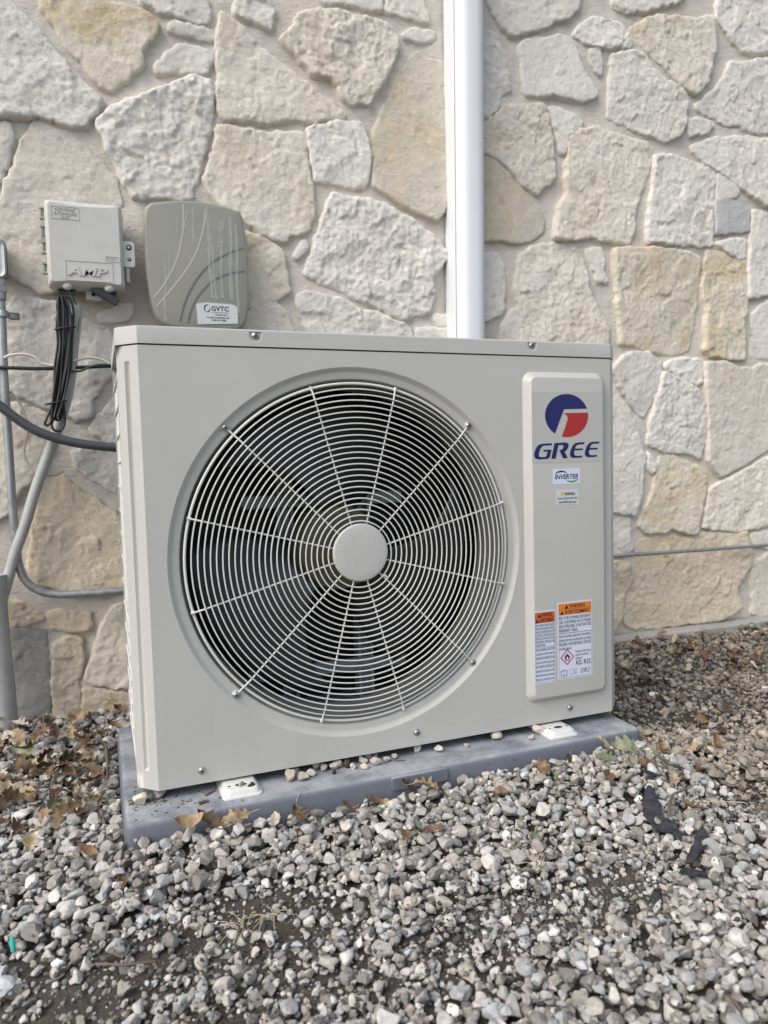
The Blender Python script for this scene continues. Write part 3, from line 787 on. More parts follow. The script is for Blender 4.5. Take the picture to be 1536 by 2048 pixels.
def build_front():
    m = MB(); N = 144
    circ = [(FX + FR * math.cos(2 * math.pi * k / N), FZ + FR * math.sin(2 * math.pi * k / N)) for k in range(N)]
    ro = rrect(.7236, .9105, .0437, .6877, .020, 8)
    z1 = US - .0025
    sheet_with_holes(m, [(UC, 0), (UW, 0), (UW, z1), (UC, z1)], [circ, ro], 0)
    # dished ring around the fan opening
    m.lathe([(FR, 0), (FR - .0015, .0008), (FR - .0055, .0058), (FR - .0075, .0072), (FR - .010, .0076), (.3095, .0080), (.3068, .0090), (.3052, .0118), (.3046, .017), (.3044, .024)], FX, FZ, N)
    # raised service panel, bevelled edge
    lp = []
    for ins, y in ((0, 0), (.0006, -.0012), (.0104, -.0122), (.0118, -.0136), (.0135, YL)):
        lp.append([(x, y, z) for x, z in rrect(.7236 + ins, .9105 - ins, .0437 + ins, .6877 - ins, max(.006, .020 - ins * .75), 8)])
    m.loft(lp, True, False, True)
    # left chamfer with a pressed groove
    def cpt(s, dep, z): return (s * UC + dep * .7071, UC - s * UC + dep * .7071, z)
    S = [0, .36, .40, .44, .52, .56, .60, 1.0]; D = [0, 0, .0028, .0042, .0042, .0028, 0, 0]
    Z = [(0, 0), (.030, 0), (.0325, .6), (.036, 1), (.686, 1), (.6892, .6), (.692, 0), (z1, 0)]
    m.loft([[cpt(s, d * k, z) for s, d in zip(S, D)] for z, k in Z], False)
    # right chamfer and returns
    m.loft([[(UW, 0, z), (UX1, UC, z), (UX1, UC + .02, z)] for z in (0, z1)], False)
    m.loft([[(0, UC, z), (0, UC + .02, z)] for z in (0, z1)], False)
    # hem turned back along the bottom and top edge
    for z, zz in ((0, .001), (z1, z1 - .0005)):
        m.loft([[(0, UC, z), (UC, 0, z), (UW, 0, z), (UX1, UC, z)], [(.012, UC + .006, zz), (UC + .004, .012, zz), (UW - .004, .012, zz), (UX1 - .012, UC + .006, zz)]], False)
    return make('front_panel', m, PAINT, unit, 28, weld=True)
fp = build_front()

def screw_mesh(r=.0052):
    m = MB(); prof = [(r * 1.25, 0), (r * 1.25, -.0006), (r * 1.02, -.0011), (r, -.0012)]
    for k in range(1, 6):
        a = k / 5 * math.pi / 2; prof.append((max(.0002, r * math.cos(a)), -.0012 - .0026 * math.sin(a)))
    m.lathe(prof, 0, 0, 20, False, True)
    me = make('screw', m, STEEL, None, 40); data = me.data; bpy.data.objects.remove(me)
    s = MB(); s.box(-r * .55, r * .55, -.0040, -.0030, -r * .13, r * .13).box(-r * .13, r * .13, -.0041, -.0031, -r * .55, r * .55)
    so = make('cross_slot', s, DARK, None, 0); sd_ = so.data; bpy.data.objects.remove(so)
    return data, sd_
SCREW, SLOT = screw_mesh()

def screw(x, y, z, parent, rot=0.0):
    o = link('screw', SCREW, parent); o.location = (x, y, z); o.rotation_euler = (0, rot, 0)
    s = link('cross_slot', SLOT, o)
    return o

def build_lid():
    m = MB(); e = .0012
    def foot(i): return [(-e + i, UC - i * .41), (UC - i * .41 * 0 + i * .41, -e + i), (UW - i * .41, -e + i), (UX1 + e - i, UC - i * .41), (UX1 + e - i, UD - i), (-e + i, UD - i)]
    zt = UH - .0035
    sc = [(.2171, .7369), (.7465, .7382)]
    hol = []
    for x, z in sc:
        hol.append([(x + .0105, zt - .0004), (x - .0105, zt - .0004)] + [(x - .0105 * math.cos(math.pi * k / 10), z - .001 - .0105 * math.sin(math.pi * k / 10)) for k in range(11)])
    sheet_with_holes(m, [(UC, US), (UW, US), (UW, zt), (UC, zt)], hol, -e)
    for (x, z), h in zip(sc, hol):
        ins = [(x + (a - x) * .86, z + (b - z) * .86) for a, b in h]
        m.loft([[(a, -e, b) for a, b in h], [(a, -e + .0024, b) for a, b in ins]], True, False, True)
    f0 = foot(0)
    ring = [f0[2], f0[3], f0[4], f0[5], f0[0], f0[1]]
    m.loft([[(x, y, z) for x, y in ring] for z in (US, zt)], False)
    lp = [[(x, y, zt) for x, y in foot(0)], [(x, y, UH - .0014) for x, y in foot(.0006)], [(x, y, UH - .0003) for x, y in foot(.0020)], [(x, y, UH) for x, y in foot(.0045)]]
    m.loft(lp, True, False, True)
    m.loft([[(x, y, US) for x, y in foot(0)], [(x, y, US + .0005) for x, y in foot(.010)]], True)
    lid = make('lid', m, PAINT, unit, 28, weld=True)
    for x, z in sc: screw(x, -e + .0022, z, lid, random.uniform(0, 1.5))
build_lid()
for x, z in ((.1005, .0219), (.4891, .0243), (.8243, .0221)): screw(x, -.0002, z, unit, random.uniform(0, 1.5))

# cabinet sides, back and floor
m = MB(); m.box(UX1 - .0012, UX1 - .0002, UC + .018, UD, .004, US); make('side_panel', m, PAINT, unit)
m = MB(); m.box(.002, UX1 - .002, .034, UD - .002, -.0035, .012); make('base_pan', m, PAINT, unit)
m = MB(); m.box(.030, UX1 - .010, UD - .030, UD - .022, .012, US - .004); make('rear_coil', m, COIL, unit)
m = MB(); m.box(.016, .022, UC + .03, UD - .031, .012, US - .004); make('side_coil', m, COIL, unit)
m = MB(); m.box(.0005, .012, UC + .021, UC + .040, .004, US).box(.0005, .012, UD - .020, UD, .004, US); make('corner_post', m, PAINT, unit)
for k in range(15):
    z = .030 + .046 * k
    m = MB().tube([(.0022, UC + .022, z), (.0022, UD - .004, z)], .0024, 6); make('guard_bar', m, PAINTW, unit)
for k in range(4):
    y = .075 + .08 * k
    m = MB().tube([(.0040, y, .02), (.0040, y, .690)], .0024, 6); make('guard_bar', m, PAINTW, unit)
m = MB(); m.box(.70, .706, .04, UD - .031, .012, US - .004); make('partition', m, COIL, unit)
m = MB(); m.box(.023, .70, .036, UD - .031, US - .012, US - .006); make('inner_top', m, COIL, unit)
m = MB(); m.box(.023, .70, .036, UD - .031, .0125, .016); make('inner_floor', m, RAIL, unit)

# bell mouth behind the grille
m = MB().lathe([(.3044, .024), (.3015, .034), (.2975, .050), (.2955, .075), (.2950, .105), (.2985, .118), (.335, .122)], FX, FZ, 120)
make('bell_mouth', m, ZINC, unit, 40)

# motor rails, motor, fan
for px in (0.3176491399659641, 0.48380272396509255):
    m = MB(); m.box(px - .017, px - .011, .255, .285, .02, US - .013).box(px - .011, px + .011, .279, .285, .02, US - .013).box(px + .011, px + .017, .255, .285, .02, US - .013)
    make('motor_rail', m, RAIL, unit)
for z in (FZ + .085, FZ - .085, .09):
    m = MB().box(.23, .58, .262, .270, z - .014, z + .014); make('motor_bracket', m, RAIL, unit, bevel=.003)
m = MB().lathe([(.060, .262), (.062, .25), (.062, .20), (.055, .19)], FX, FZ, 32, True, True); make('motor', m, DARK, unit)
fan = make('fan', MB().lathe([(.082, .185), (.084, .13), (.078, .105), (.050, .098), (.012, .096)], FX, FZ, 40, True, True), HUBM, unit, 40)
for b in range(3):
    m = MB(); rows = []
    for i in range(13):
        u = i / 12; r = .078 + (.283 - .078) * u
        row = []
        for j in range(15):
            v = j / 14
            ang = math.radians(95 + 120 * b + (-12 + 20 * u * u) + (v - .5) * (64 + 26 * u))
            y = .188 - .078 * v - .010 * math.sin(math.pi * v) + .012 * u * (v - .5)
            if u > .9 and v > .86: r2 = r - .02 * (v - .86) / .14 * (u - .9) / .1
            else: r2 = r
            row.append((FX + r2 * math.cos(ang), y, FZ + r2 * math.sin(ang)))
        rows.append(row)
    m.loft(rows, False)
    o = make('blade', m, FANM, fan); so = o.modifiers.new('s', 'SOLIDIFY'); so.thickness = .003

# wire grille
for k in range(25):
    r = .2985 - .01 * k; y = (.0062, .0002, -.0045)[k] if k < 3 else -.0062
    m = MB().torus(FX, y, FZ, r, .0025 if k == 0 else .00132, 144 if r > .15 else 96, 8 if k == 0 else 6)
    make('grille_ring', m, PAINTW, unit, 60)
for k in range(12):
    a = math.radians(15 + 30 * k); ca, sa = math.cos(a), math.sin(a)
    pin = k % 3 == 1
    pr = [(.046, -.0030), (.12, -.0032), (.20, -.0030), (.2785, -.0020), (.290, -.0005), (.2990, .0022)]
    if pin: pr += [(.3060, .0040), (.3115, .0052)]
    m = MB().tube([(FX + r * ca, y, FZ + r * sa) for r, y in pr],   .00150, 8)
    if not pin: m.tube([(FX + r * ca, .0020, FZ + r * sa) for r in (.2955, .3022)], .0027, 8)
    o = make('grille_spoke', m, PAINTW, unit, 60)
    if pin:
        x, z = FX + .3165 * ca, FZ + .3165 * sa
        m = MB().torus(x, .0062, z, .0056, .0017, 24, 8); make('wire_eye', m, PAINTW, o, 60)
        screw(x, .0050, z, unit, random.uniform(0, 1.5))
m = MB().tube([(FX + r * math.cos(-.735), -.0062, FZ + r * math.sin(-.735)) for r in (.0595, .066)], .0018, 8); make('wire_end', m, PAINTW, unit)
m = MB().lathe([(.0505, -.0055), (.0512, -.0078), (.0505, -.0098), (.0490, -.0110), (.047, -.0114), (.030, -.0118), (.010, -.0120)], FX, FZ + .003, 72, True, True)
make('grille_cap', m, CAPM, unit, 50)

# mounting feet
for cx, sk in ((.160, .0), (.782, .0)):
    L = []
    for off, z in ((.006, -.0176), (.0055, -.0150), (.0025, -.0140), (.0, -.0075), (-.002, -.0055), (-.005, -.0048)):
        L.append([(x, y, z) for x, y in rrect(cx - .027 - off, cx + .027 + off, -.038 - off, .10, .009)])
    f = make('mounting_foot', MB().loft(L, True, True, True), WHITEP, unit, 35)
    m = MB(); m.add([(cx + .0095 * math.cos(t), -.020 + .0055 * math.sin(t), -.00460) for t in np.linspace(0, 2 * math.pi, 20, False)], [tuple(range(20))]); make('painted_bolt_hole', m, DARK, f, 0)  # flat dark disc on the foot; the hole's shade is put into its colour
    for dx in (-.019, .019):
        m = MB(); m.add([(cx + dx + .0027 * math.cos(t), -.020 + .0024 * math.sin(t), -.00460) for t in np.linspace(0, 2 * math.pi, 10, False)], [tuple(range(10))]); make('painted_bolt_hole', m, DARK, f, 0)

# ---- emblem and lettering on the service panel
y1 = YL - .0003; y2 = YL - .0006; y3 = YL - .0009
q = [(0.735,0.6489),(0.895,0.6524),(0.8939,0.515),(0.7362,0.5131)]
m = MB().plate(rrect(q[0][0], min(q[1][0], .8955), q[3][1], q[0][1], .003), y1, YL + .0005)
film = make('emblem_film', m, FILM, unit)
cc = [(0.8129,0.6036),(0.8628,0.6035),(0.8134,0.6449),(0.7642,0.6037),(0.8124,0.5622)]
ecx = (cc[1][0] + cc[3][0]) / 2; ecz = (cc[2][1] + cc[4][1]) / 2; erx = (cc[1][0] - cc[3][0]) / 2; erz = (cc[2][1] - cc[4][1]) / 2
def earc(p, q_, n=40, ccw=True):
    a = math.atan2((p[1] - ecz) / erz, (p[0] - ecx) / erx); b = math.atan2((q_[1] - ecz) / erz, (q_[0] - ecx) / erx)
    if ccw and b < a: b += 2 * math.pi
    if not ccw and b > a: b -= 2 * math.pi
    return [(ecx + erx * math.cos(a + (b - a) * k / n), ecz + erz * math.sin(a + (b - a) * k / n)) for k in range(n + 1)]
bl = [(0.8611,0.6172),(0.8072,0.6157),(0.7855,0.5684)]
rd = [(0.8063,0.6082),(0.8625,0.6093),(0.801,0.563),(0.8051,0.5719),(0.8096,0.5812),(0.8129,0.5896),(0.8148,0.5963),(0.8149,0.6006),(0.8129,0.6043),(0.8099,0.6065),(0.8063,0.6075)]
m = MB(); flat(m, [bl[1], bl[2]][::-1] + earc(bl[0], bl[2])[0:], y2); 
m = MB(); flat(m, earc(bl[0], bl[2]) + [bl[1]], y2); make('blue_emblem', m, NAVY, film, 0)
m = MB(); flat(m, [rd[0]] + earc(rd[1], rd[2], 30, False) + rd[3:], y2); make('red_emblem', m, RED, film, 0)
LET = [[(0.7793,0.5509),(0.7572,0.5502),(0.7493,0.5483),(0.7444,0.5442),(0.7404,0.5368),(0.7387,0.5302),(0.7398,0.5248),(0.7435,0.5216),(0.7499,0.5206),(0.7656,0.521),(0.771,0.5219),(0.7742,0.5257),(0.7781,0.5388),(0.7604,0.5386),(0.7589,0.5351),(0.7688,0.5352),(0.7665,0.5271),(0.7641,0.5251),(0.7553,0.5248),(0.7504,0.5256),(0.7491,0.5286),(0.7503,0.5349),(0.7532,0.5412),(0.7571,0.5453),(0.7615,0.5468),(0.7777,0.547)],
       [(0.7849,0.5511),(0.8099,0.5519),(0.8153,0.5505),(0.8171,0.5469),(0.8154,0.5413),(0.8111,0.5359),(0.8073,0.5343),(0.8146,0.5218),(0.8039,0.5213),(0.7972,0.5337),(0.7953,0.5379),(0.8007,0.5382),(0.8035,0.5403),(0.8052,0.5449),(0.8036,0.5471),(0.7936,0.5468),(0.7869,0.5212),(0.7769,0.5209)],
       [(0.8541,0.5518),(0.8383,0.5515),(0.8315,0.55),(0.8262,0.5454),(0.8218,0.5378),(0.8195,0.5302),(0.8205,0.5251),(0.8243,0.5222),(0.8308,0.5216),(0.8472,0.5222),(0.8487,0.5258),(0.8349,0.5254),(0.8309,0.5267),(0.8291,0.5305),(0.83,0.5361),(0.849,0.5364),(0.8502,0.5397),(0.831,0.5397),(0.8325,0.5424),(0.8354,0.5459),(0.8393,0.5475),(0.8526,0.548)],
       [(0.8892,0.5526),(0.8731,0.5523),(0.8662,0.5509),(0.8608,0.5462),(0.8564,0.5385),(0.8541,0.5308),(0.8551,0.5257),(0.8589,0.5228),(0.8656,0.5222),(0.8822,0.5228),(0.8837,0.5264),(0.8698,0.526),(0.8656,0.5273),(0.8638,0.5312),(0.8647,0.5368),(0.884,0.5371),(0.8853,0.5404),(0.8657,0.5404),(0.8672,0.5431),(0.8702,0.5467),(0.8741,0.5484),(0.8877,0.5488)]]
for p in LET:
    m = MB(); flat(m, p, y2); make('letter', m, NAVY, film, 0)

q = [(0.7808,0.5014),(0.8429,0.5016),(0.8438,0.4733),(0.7816,0.4716)]
x0, x1, z1, z0 = q[0][0], q[1][0], q[0][1], q[3][1]
st = make('inverter_sticker', MB().plate(rrect(x0, x1, z0, z1, .0015), y1, YL + .0005), STICK, unit)
w, h = x1 - x0, z1 - z0
m = MB(); put_text(m, y2, 'INVERTER', x0 + w * .055, z0 + h * .335, w=w * .87, h=h * .30, shear=.22, bold=.018); make('lettering', m, NAVY, st, 0)
def swoosh(cx, cz, rx, rz, a0, a1, t, n=20):
    A = [math.radians(a0 + (a1 - a0) * k / n) for k in range(n + 1)]
    o = [(cx + rx * math.cos(a), cz + rz * math.sin(a)) for a in A]
    i = [(cx + (rx - t * math.sin(math.pi * (.12 + .88 * k / n))) * math.cos(a), cz + (rz - t * math.sin(math.pi * (.12 + .88 * k / n))) * math.sin(a)) for k, a in enumerate(A)]
    return o + i[::-1]
m = MB(); flat(m, swoosh(x0 + w * .30, z0 + h * .60, w * .22, h * .28, 172, 5, h * .10), y2); make('arc', m, NAVY, st, 0)
m = MB(); flat(m, swoosh(x0 + w * .69, z0 + h * .35, w * .22, h * .26, -5, -175, h * .11), y2); make('arc', m, GREENP, st, 0)

q = [(0.7882,0.4607),(0.839,0.4617),(0.8398,0.4322),(0.789,0.4316)]
x0, x1, z1, z0 = q[0][0], q[1][0], q[0][1], q[3][1]; w, h = x1 - x0, z1 - z0
st = make('cancer_warning_sticker', MB().plate(rrect(x0, x1, z0, z1, .001), y1, YL + .0005), STICKW, unit)
m = MB(); flat(m, [(x0 + w * .16, z0 + h * .60), (x0 + w * .32, z0 + h * .60), (x0 + w * .24, z0 + h * .88)], y2); make('triangle', m, YELL, st, 0)
m = MB(); put_text(m, y3, '!', x0 + w * .225, z0 + h * .63, h=h * .18, bold=.02)
put_text(m, y2, 'WARNING:', x0 + w * .34, z0 + h * .62, w=w * .50, h=h * .20, bold=.02)
put_text(m, y2, 'Cancer and Reproductive Harm-', x0 + w * .03, z0 + h * .36, w=w * .94, h=h * .17)
put_text(m, y2, 'www.P65Warnings.ca.gov', x0 + w * .09, z0 + h * .10, w=w * .80, h=h * .17, bold=.01); make('lettering', m, INK, st, 0)

def warn_tri(m, cx, z, s): flat(m, [(cx - s * .55, z), (cx + s * .55, z), (cx, z + s)], y3)

def label_big():
    q = [(0.7854,0.2402),(0.8663,0.2397),(0.8709,0.0862),(0.7893,0.0868)]
    x0, x1 = (q[0][0] + q[3][0]) / 2, (q[1][0] + q[2][0]) / 2; z1, z0 = (q[0][1] + q[1][1]) / 2, (q[2][1] + q[3][1]) / 2
    w, h = x1 - x0, z1 - z0
    st = make('refrigerant_warning_label', MB().plate(rrect(x0, x1, z0, z1, .003), y1, YL + .0005), STICK, unit)
    e = w * .03
    m = MB(); flat(m, rrect(x0 + e, x1 - e, z1 - h * .165, z1 - h * .018, .0012), y2); make('orange_header', m, ORANGE, st, 0)
    m = MB(); ym = y3
    # frame lines
    for a, b, c, d in ((x0 + e, x1 - e, z1 - h * .0925, z1 - h * .0895), (x0 + e, x1 - e, z1 - h * .404, z1 - h * .399), (x0 + e, x1 - e, z0 + h * .018, z0 + h * .0215)):
        flat(m, [(a, c), (b, c), (b, d), (a, d)], ym)
    for a in (x0 + e, x1 - e - .0004): flat(m, [(a, z0 + h * .018), (a + .0004, z0 + h * .018), (a + .0004, z1 - h * .02), (a, z1 - h * .02)], ym)
    put_text(m, ym, 'WARNING', x0 + w * .33, z1 - h * .080, w=w * .46, h=h * .05, bold=.012); warn_tri(m, x0 + w * .255, z1 - h * .084, h * .052)
    put_text(m, ym, 'AVERTISSEMENT', x0 + w * .20, z1 - h * .154, w=w * .72, h=h * .05, bold=.012); warn_tri(m, x0 + w * .125, z1 - h * .158, h * .052)
    L = [('RISK OF FIRE. FLAMMABLE REFRIGERANT', .94), ('USED. TO BE REPAIRED ONLY BY TRAINED', .94), ('SERVICE PERSONNEL. DO NOT PUNCTURE', .94), ('REFRIGERANT TUBING.', .55)]
    for i, (t, f) in enumerate(L): put_text(m, ym, t, x0 + w * .045, z1 - h * (.222 + .0545 * i), w=w * .965 * f, h=h * .040)
    L = [('RISQUE D\'INCENDIE. RÉFRIGÉRANT INFLAMMABLE.', .94), ('RÉPARATION PAR UNE PERSONNE QUALIFIÉE', .94), ('SEULEMENT. NE PAS PERFORER LA TUBULURE', .94), ('DE RÉFRIGÉRANT.', .36)]
    for i, (t, f) in enumerate(L): put_text(m, ym, t, x0 + w * .045, z1 - h * (.456 + .054 * i), w=w * .965 * f, h=h * .040)
    for i, (t, f) in enumerate((('Refrigerant Safety Group', .44), ('groupe de sécurité de', .38), ('refrigerant', .20))): put_text(m, ym, t, x0 + w * .50, z1 - h * (.668 + .045 * i), w=w * f, h=h * .030)
    put_text(m, ym, 'A2L', x0 + w * .50, z1 - h * .832, w=w * .20, h=h * .062, bold=.004); put_text(m, ym, 'R32', x0 + w * .745, z1 - h * .832, w=w * .20, h=h * .062, bold=.004)
    make('lettering', m, INK, st, 0)
    # flame diamond
    cx, cz, s = x0 + w * .265, z0 + h * .285, h * .105
    m = MB()
    o_ = [(cx, cz + s), (cx + s * 1.0, cz), (cx, cz - s), (cx - s * 1.0, cz)]; i_ = [(cx + (a - cx) * .82, cz + (b - cz) * .82) for a, b in o_]
    m.add([(a, y2, b) for a, b in o_ + i_], [(k, (k + 1) % 4, 4 + (k + 1) % 4, 4 + k) for k in range(4)]); make('red_diamond', m, REDD, st, 0)
    m = MB(); g = s * .42
    flat(m, [(cx + a * g, cz + b * g) for a, b in ((-.55, -.75), (.55, -.75), (.85, -.3), (.95, .25), (.72, .1), (.78, .62), (.5, .3), (.42, .85), (.18, .55), (.05, 1.3), (-.2, .6), (-.42, .9), (-.5, .3), (-.8, .6), (-.74, .1), (-.95, .2), (-.85, -.3))], y2)
    flat(m, [(cx - g * .8, cz - g * 1.05), (cx + g * .8, cz - g * 1.05), (cx + g * .8, cz - g * .88), (cx - g * .8, cz - g * .88)], y2)
    fl = make('flame', m, INK, st, 0)
    m = MB(); flat(m, [(cx + a * g, cz + b * g) for a, b in ((-.25, -.74), (.25, -.74), (.38, -.35), (.15, .1), (0, -.1), (-.1, .35), (-.35, -.2))], y3); make('flame_core', m, STICK, st, 0)
    # three booklet pictograms
    m = MB(); t = .0005
    def line(a, b):
        d = Vector((b[0] - a[0], b[1] - a[1])).normalized(); n_ = (-d.y * t / 2, d.x * t / 2)
        flat(m, [(a[0] + n_[0], a[1] + n_[1]), (b[0] + n_[0], b[1] + n_[1]), (b[0] - n_[0], b[1] - n_[1]), (a[0] - n_[0], a[1] - n_[1])], y2)
    def book(cx, cz, a, b, sk=0):
        L_, M_, R_ = (cx - a, cz - b), (cx, cz - b), (cx + a, cz - b); l, mm, r = (cx - a + sk, cz + b * .85), (cx + sk, cz + b), (cx + a + sk, cz + b * .85)
        for p, q_ in ((L_, M_), (M_, R_), (l, mm), (mm, r), (L_, l), (M_, mm), (R_, r)): line(p, q_)
    bx = x0 + w * .17; bz = z0 + h * .085; book(bx, bz, w * .075, h * .035); book(bx, bz - h * .006, w * .09, h * .036)
    book(x0 + w * .44, bz, w * .095, h * .034); put_text(m, y2, 'i', x0 + w * .475, bz - h * .024, h=h * .042, bold=.03)
    cxb = x0 + w * .77; book(cxb, bz + h * .004, w * .12, h * .025, w * .03); book(cxb, bz, w * .13, h * .028, w * .03)
    flat(m, [(cxb - w * .07, bz), (cxb + w * .09, bz + h * .002), (cxb + w * .09, bz + h * .012), (cxb - w * .07, bz + h * .010)], y3)
    make('pictogram', m, INKG, st, 0)
label_big()

def label_small():
    q = [(0.7319,0.2278),(0.7807,0.2279),(0.7834,0.0836),(0.7365,0.0849)]
    x0, x1 = (q[0][0] + q[3][0]) / 2, (q[1][0] + q[2][0]) / 2; z1, z0 = (q[0][1] + q[1][1]) / 2, (q[2][1] + q[3][1]) / 2
    w, h = x1 - x0, z1 - z0
    st = make('fire_warning_label', MB().plate(rrect(x0, x1, z0, z1, .003), y1, YL + .0005), STICK, unit)
    e = w * .04
    m = MB(); flat(m, rrect(x0 + e, x1 - e, z1 - h * .165, z1 - h * .018, .0012), y2); make('orange_header', m, ORANGED, st, 0)
    m = MB(); ym = y3
    for c in (.0915, .497, .98): flat(m, [(x0 + e, z1 - h * c), (x1 - e, z1 - h * c), (x1 - e, z1 - h * (c - .003)), (x0 + e, z1 - h * (c - .003))], ym)
    for a in (x0 + e, x1 - e - .0004): flat(m, [(a, z0 + h * .018), (a + .0004, z0 + h * .018), (a + .0004, z1 - h * .02), (a, z1 - h * .02)], ym)
    put_text(m, ym, 'WARNING', x0 + w * .33, z1 - h * .080, w=w * .52, h=h * .05, bold=.014); warn_tri(m, x0 + w * .24, z1 - h * .084, h * .052)
    put_text(m, ym, 'AVERTISSEMENT', x0 + w * .24, z1 - h * .154, w=w * .71, h=h * .05, bold=.012); warn_tri(m, x0 + w * .14, z1 - h * .158, h * .052)
    L = ['RISK OF FIRE-AUXILIARY DEVICES', 'WHICH MAY BE IGNITION SOURCES', 'SHALL NOT BE INSTALLED IN THE', 'DUCTWORK, OTHER THAN AUXILIARY', 'DEVICES LISTED FOR USE WITH', 'THE SPECIFIC APPLIANCE. SEE', 'INSTRUCTIONS.']
    for i, t in enumerate(L): put_text(m, ym, t, x0 + w * .06, z1 - h * (.212 + .0455 * i), w=w * (.88 if i < 6 else .45), h=h * .034)
    L = ['RISQUE D\'INCENDIE-LES DISPOSITIFS', 'AUXILIAIRES POUVANT ÊTRE DES', 'SOURCES D\'INFLAMMATION NE', 'DOIVENT PAS ÊTRE INSTALLÉS DANS', 'LES CONDUITS, AUTRES QUE LES', 'DISPOSITIFS AUXILIAIRES LISTÉS', 'POUR ÊTRE UTILISÉS AVEC L\'APPAREIL', 'SPÉCIFIQUE. VOIR INSTRUCTIONS.']
    for i, t in enumerate(L): put_text(m, ym, t, x0 + w * .06, z1 - h * (.545 + .0585 * i), w=w * .88, h=h * .038)
    make('lettering', m, INK, st, 0)
label_small()

# ================================================================== white duct up the wall
def build_duct():
    xl0, xr0 = .9, 1.0
    pb = [(0.8865,0.8709), (0.978,0.8649)]; pt = [(0.8981,1.7645), (0.9908,1.7504)]
    root = thing('line_set_duct', ((pb[0][0] + pb[1][0]) / 2, .63, .05), 'white vinyl duct running up the stone wall behind the outdoor unit', 'duct')
    def ctr(z):
        t = (z - pb[0][1]) / (pt[0][1] - pb[0][1]); a = pb[0][0] + (pt[0][0] - pb[0][0]) * t; b = pb[1][0] + (pt[1][0] - pb[1][0]) * t
        return (a + b) / 2, (b - a) / 2
    def prof(cx, hw, z, grow=0.0, yf=.572, yb=.640):
        pts = [(-hw + .006, yb), (-hw + .006, .612)]
        r = .030
        for k in range(7):
            a = math.pi + math.pi / 2 * k / 6; pts.append((-hw + .006 + r + r * math.cos(a), yf + r + r * math.sin(a)))
        for k in range(7):
            a = -math.pi / 2 + math.pi / 2 * k / 6; pts.append((hw - .004 - r + r * math.cos(a), yf + r + r * math.sin(a)))
        pts += [(hw - .004, .612), (hw - .004, yb)]
        return [(cx + a, b, z) for a, b in pts]
    zz = [.05, .6, 1.2, 1.8, 2.5]
    m = MB().loft([prof(*ctr(z), z) for z in zz], True, True, True); make('cover', m, DUCT, root, 40)
    m = MB()
    lp = []
    for z in zz:
        cx, hw = ctr(z)
        lp.append([(cx - hw, .652, z), (cx - hw, .600, z), (cx - hw + .0025, .598, z), (cx - hw + .005, .600, z), (cx - hw + .005, .645, z), (cx + hw - .003, .645, z), (cx + hw - .003, .600, z), (cx + hw - .001, .598, z), (cx + hw, .600, z), (cx + hw, .652, z)])
    m.loft(lp, True, True, True); make('base_channel', m, DUCT, root, 30)
build_duct()

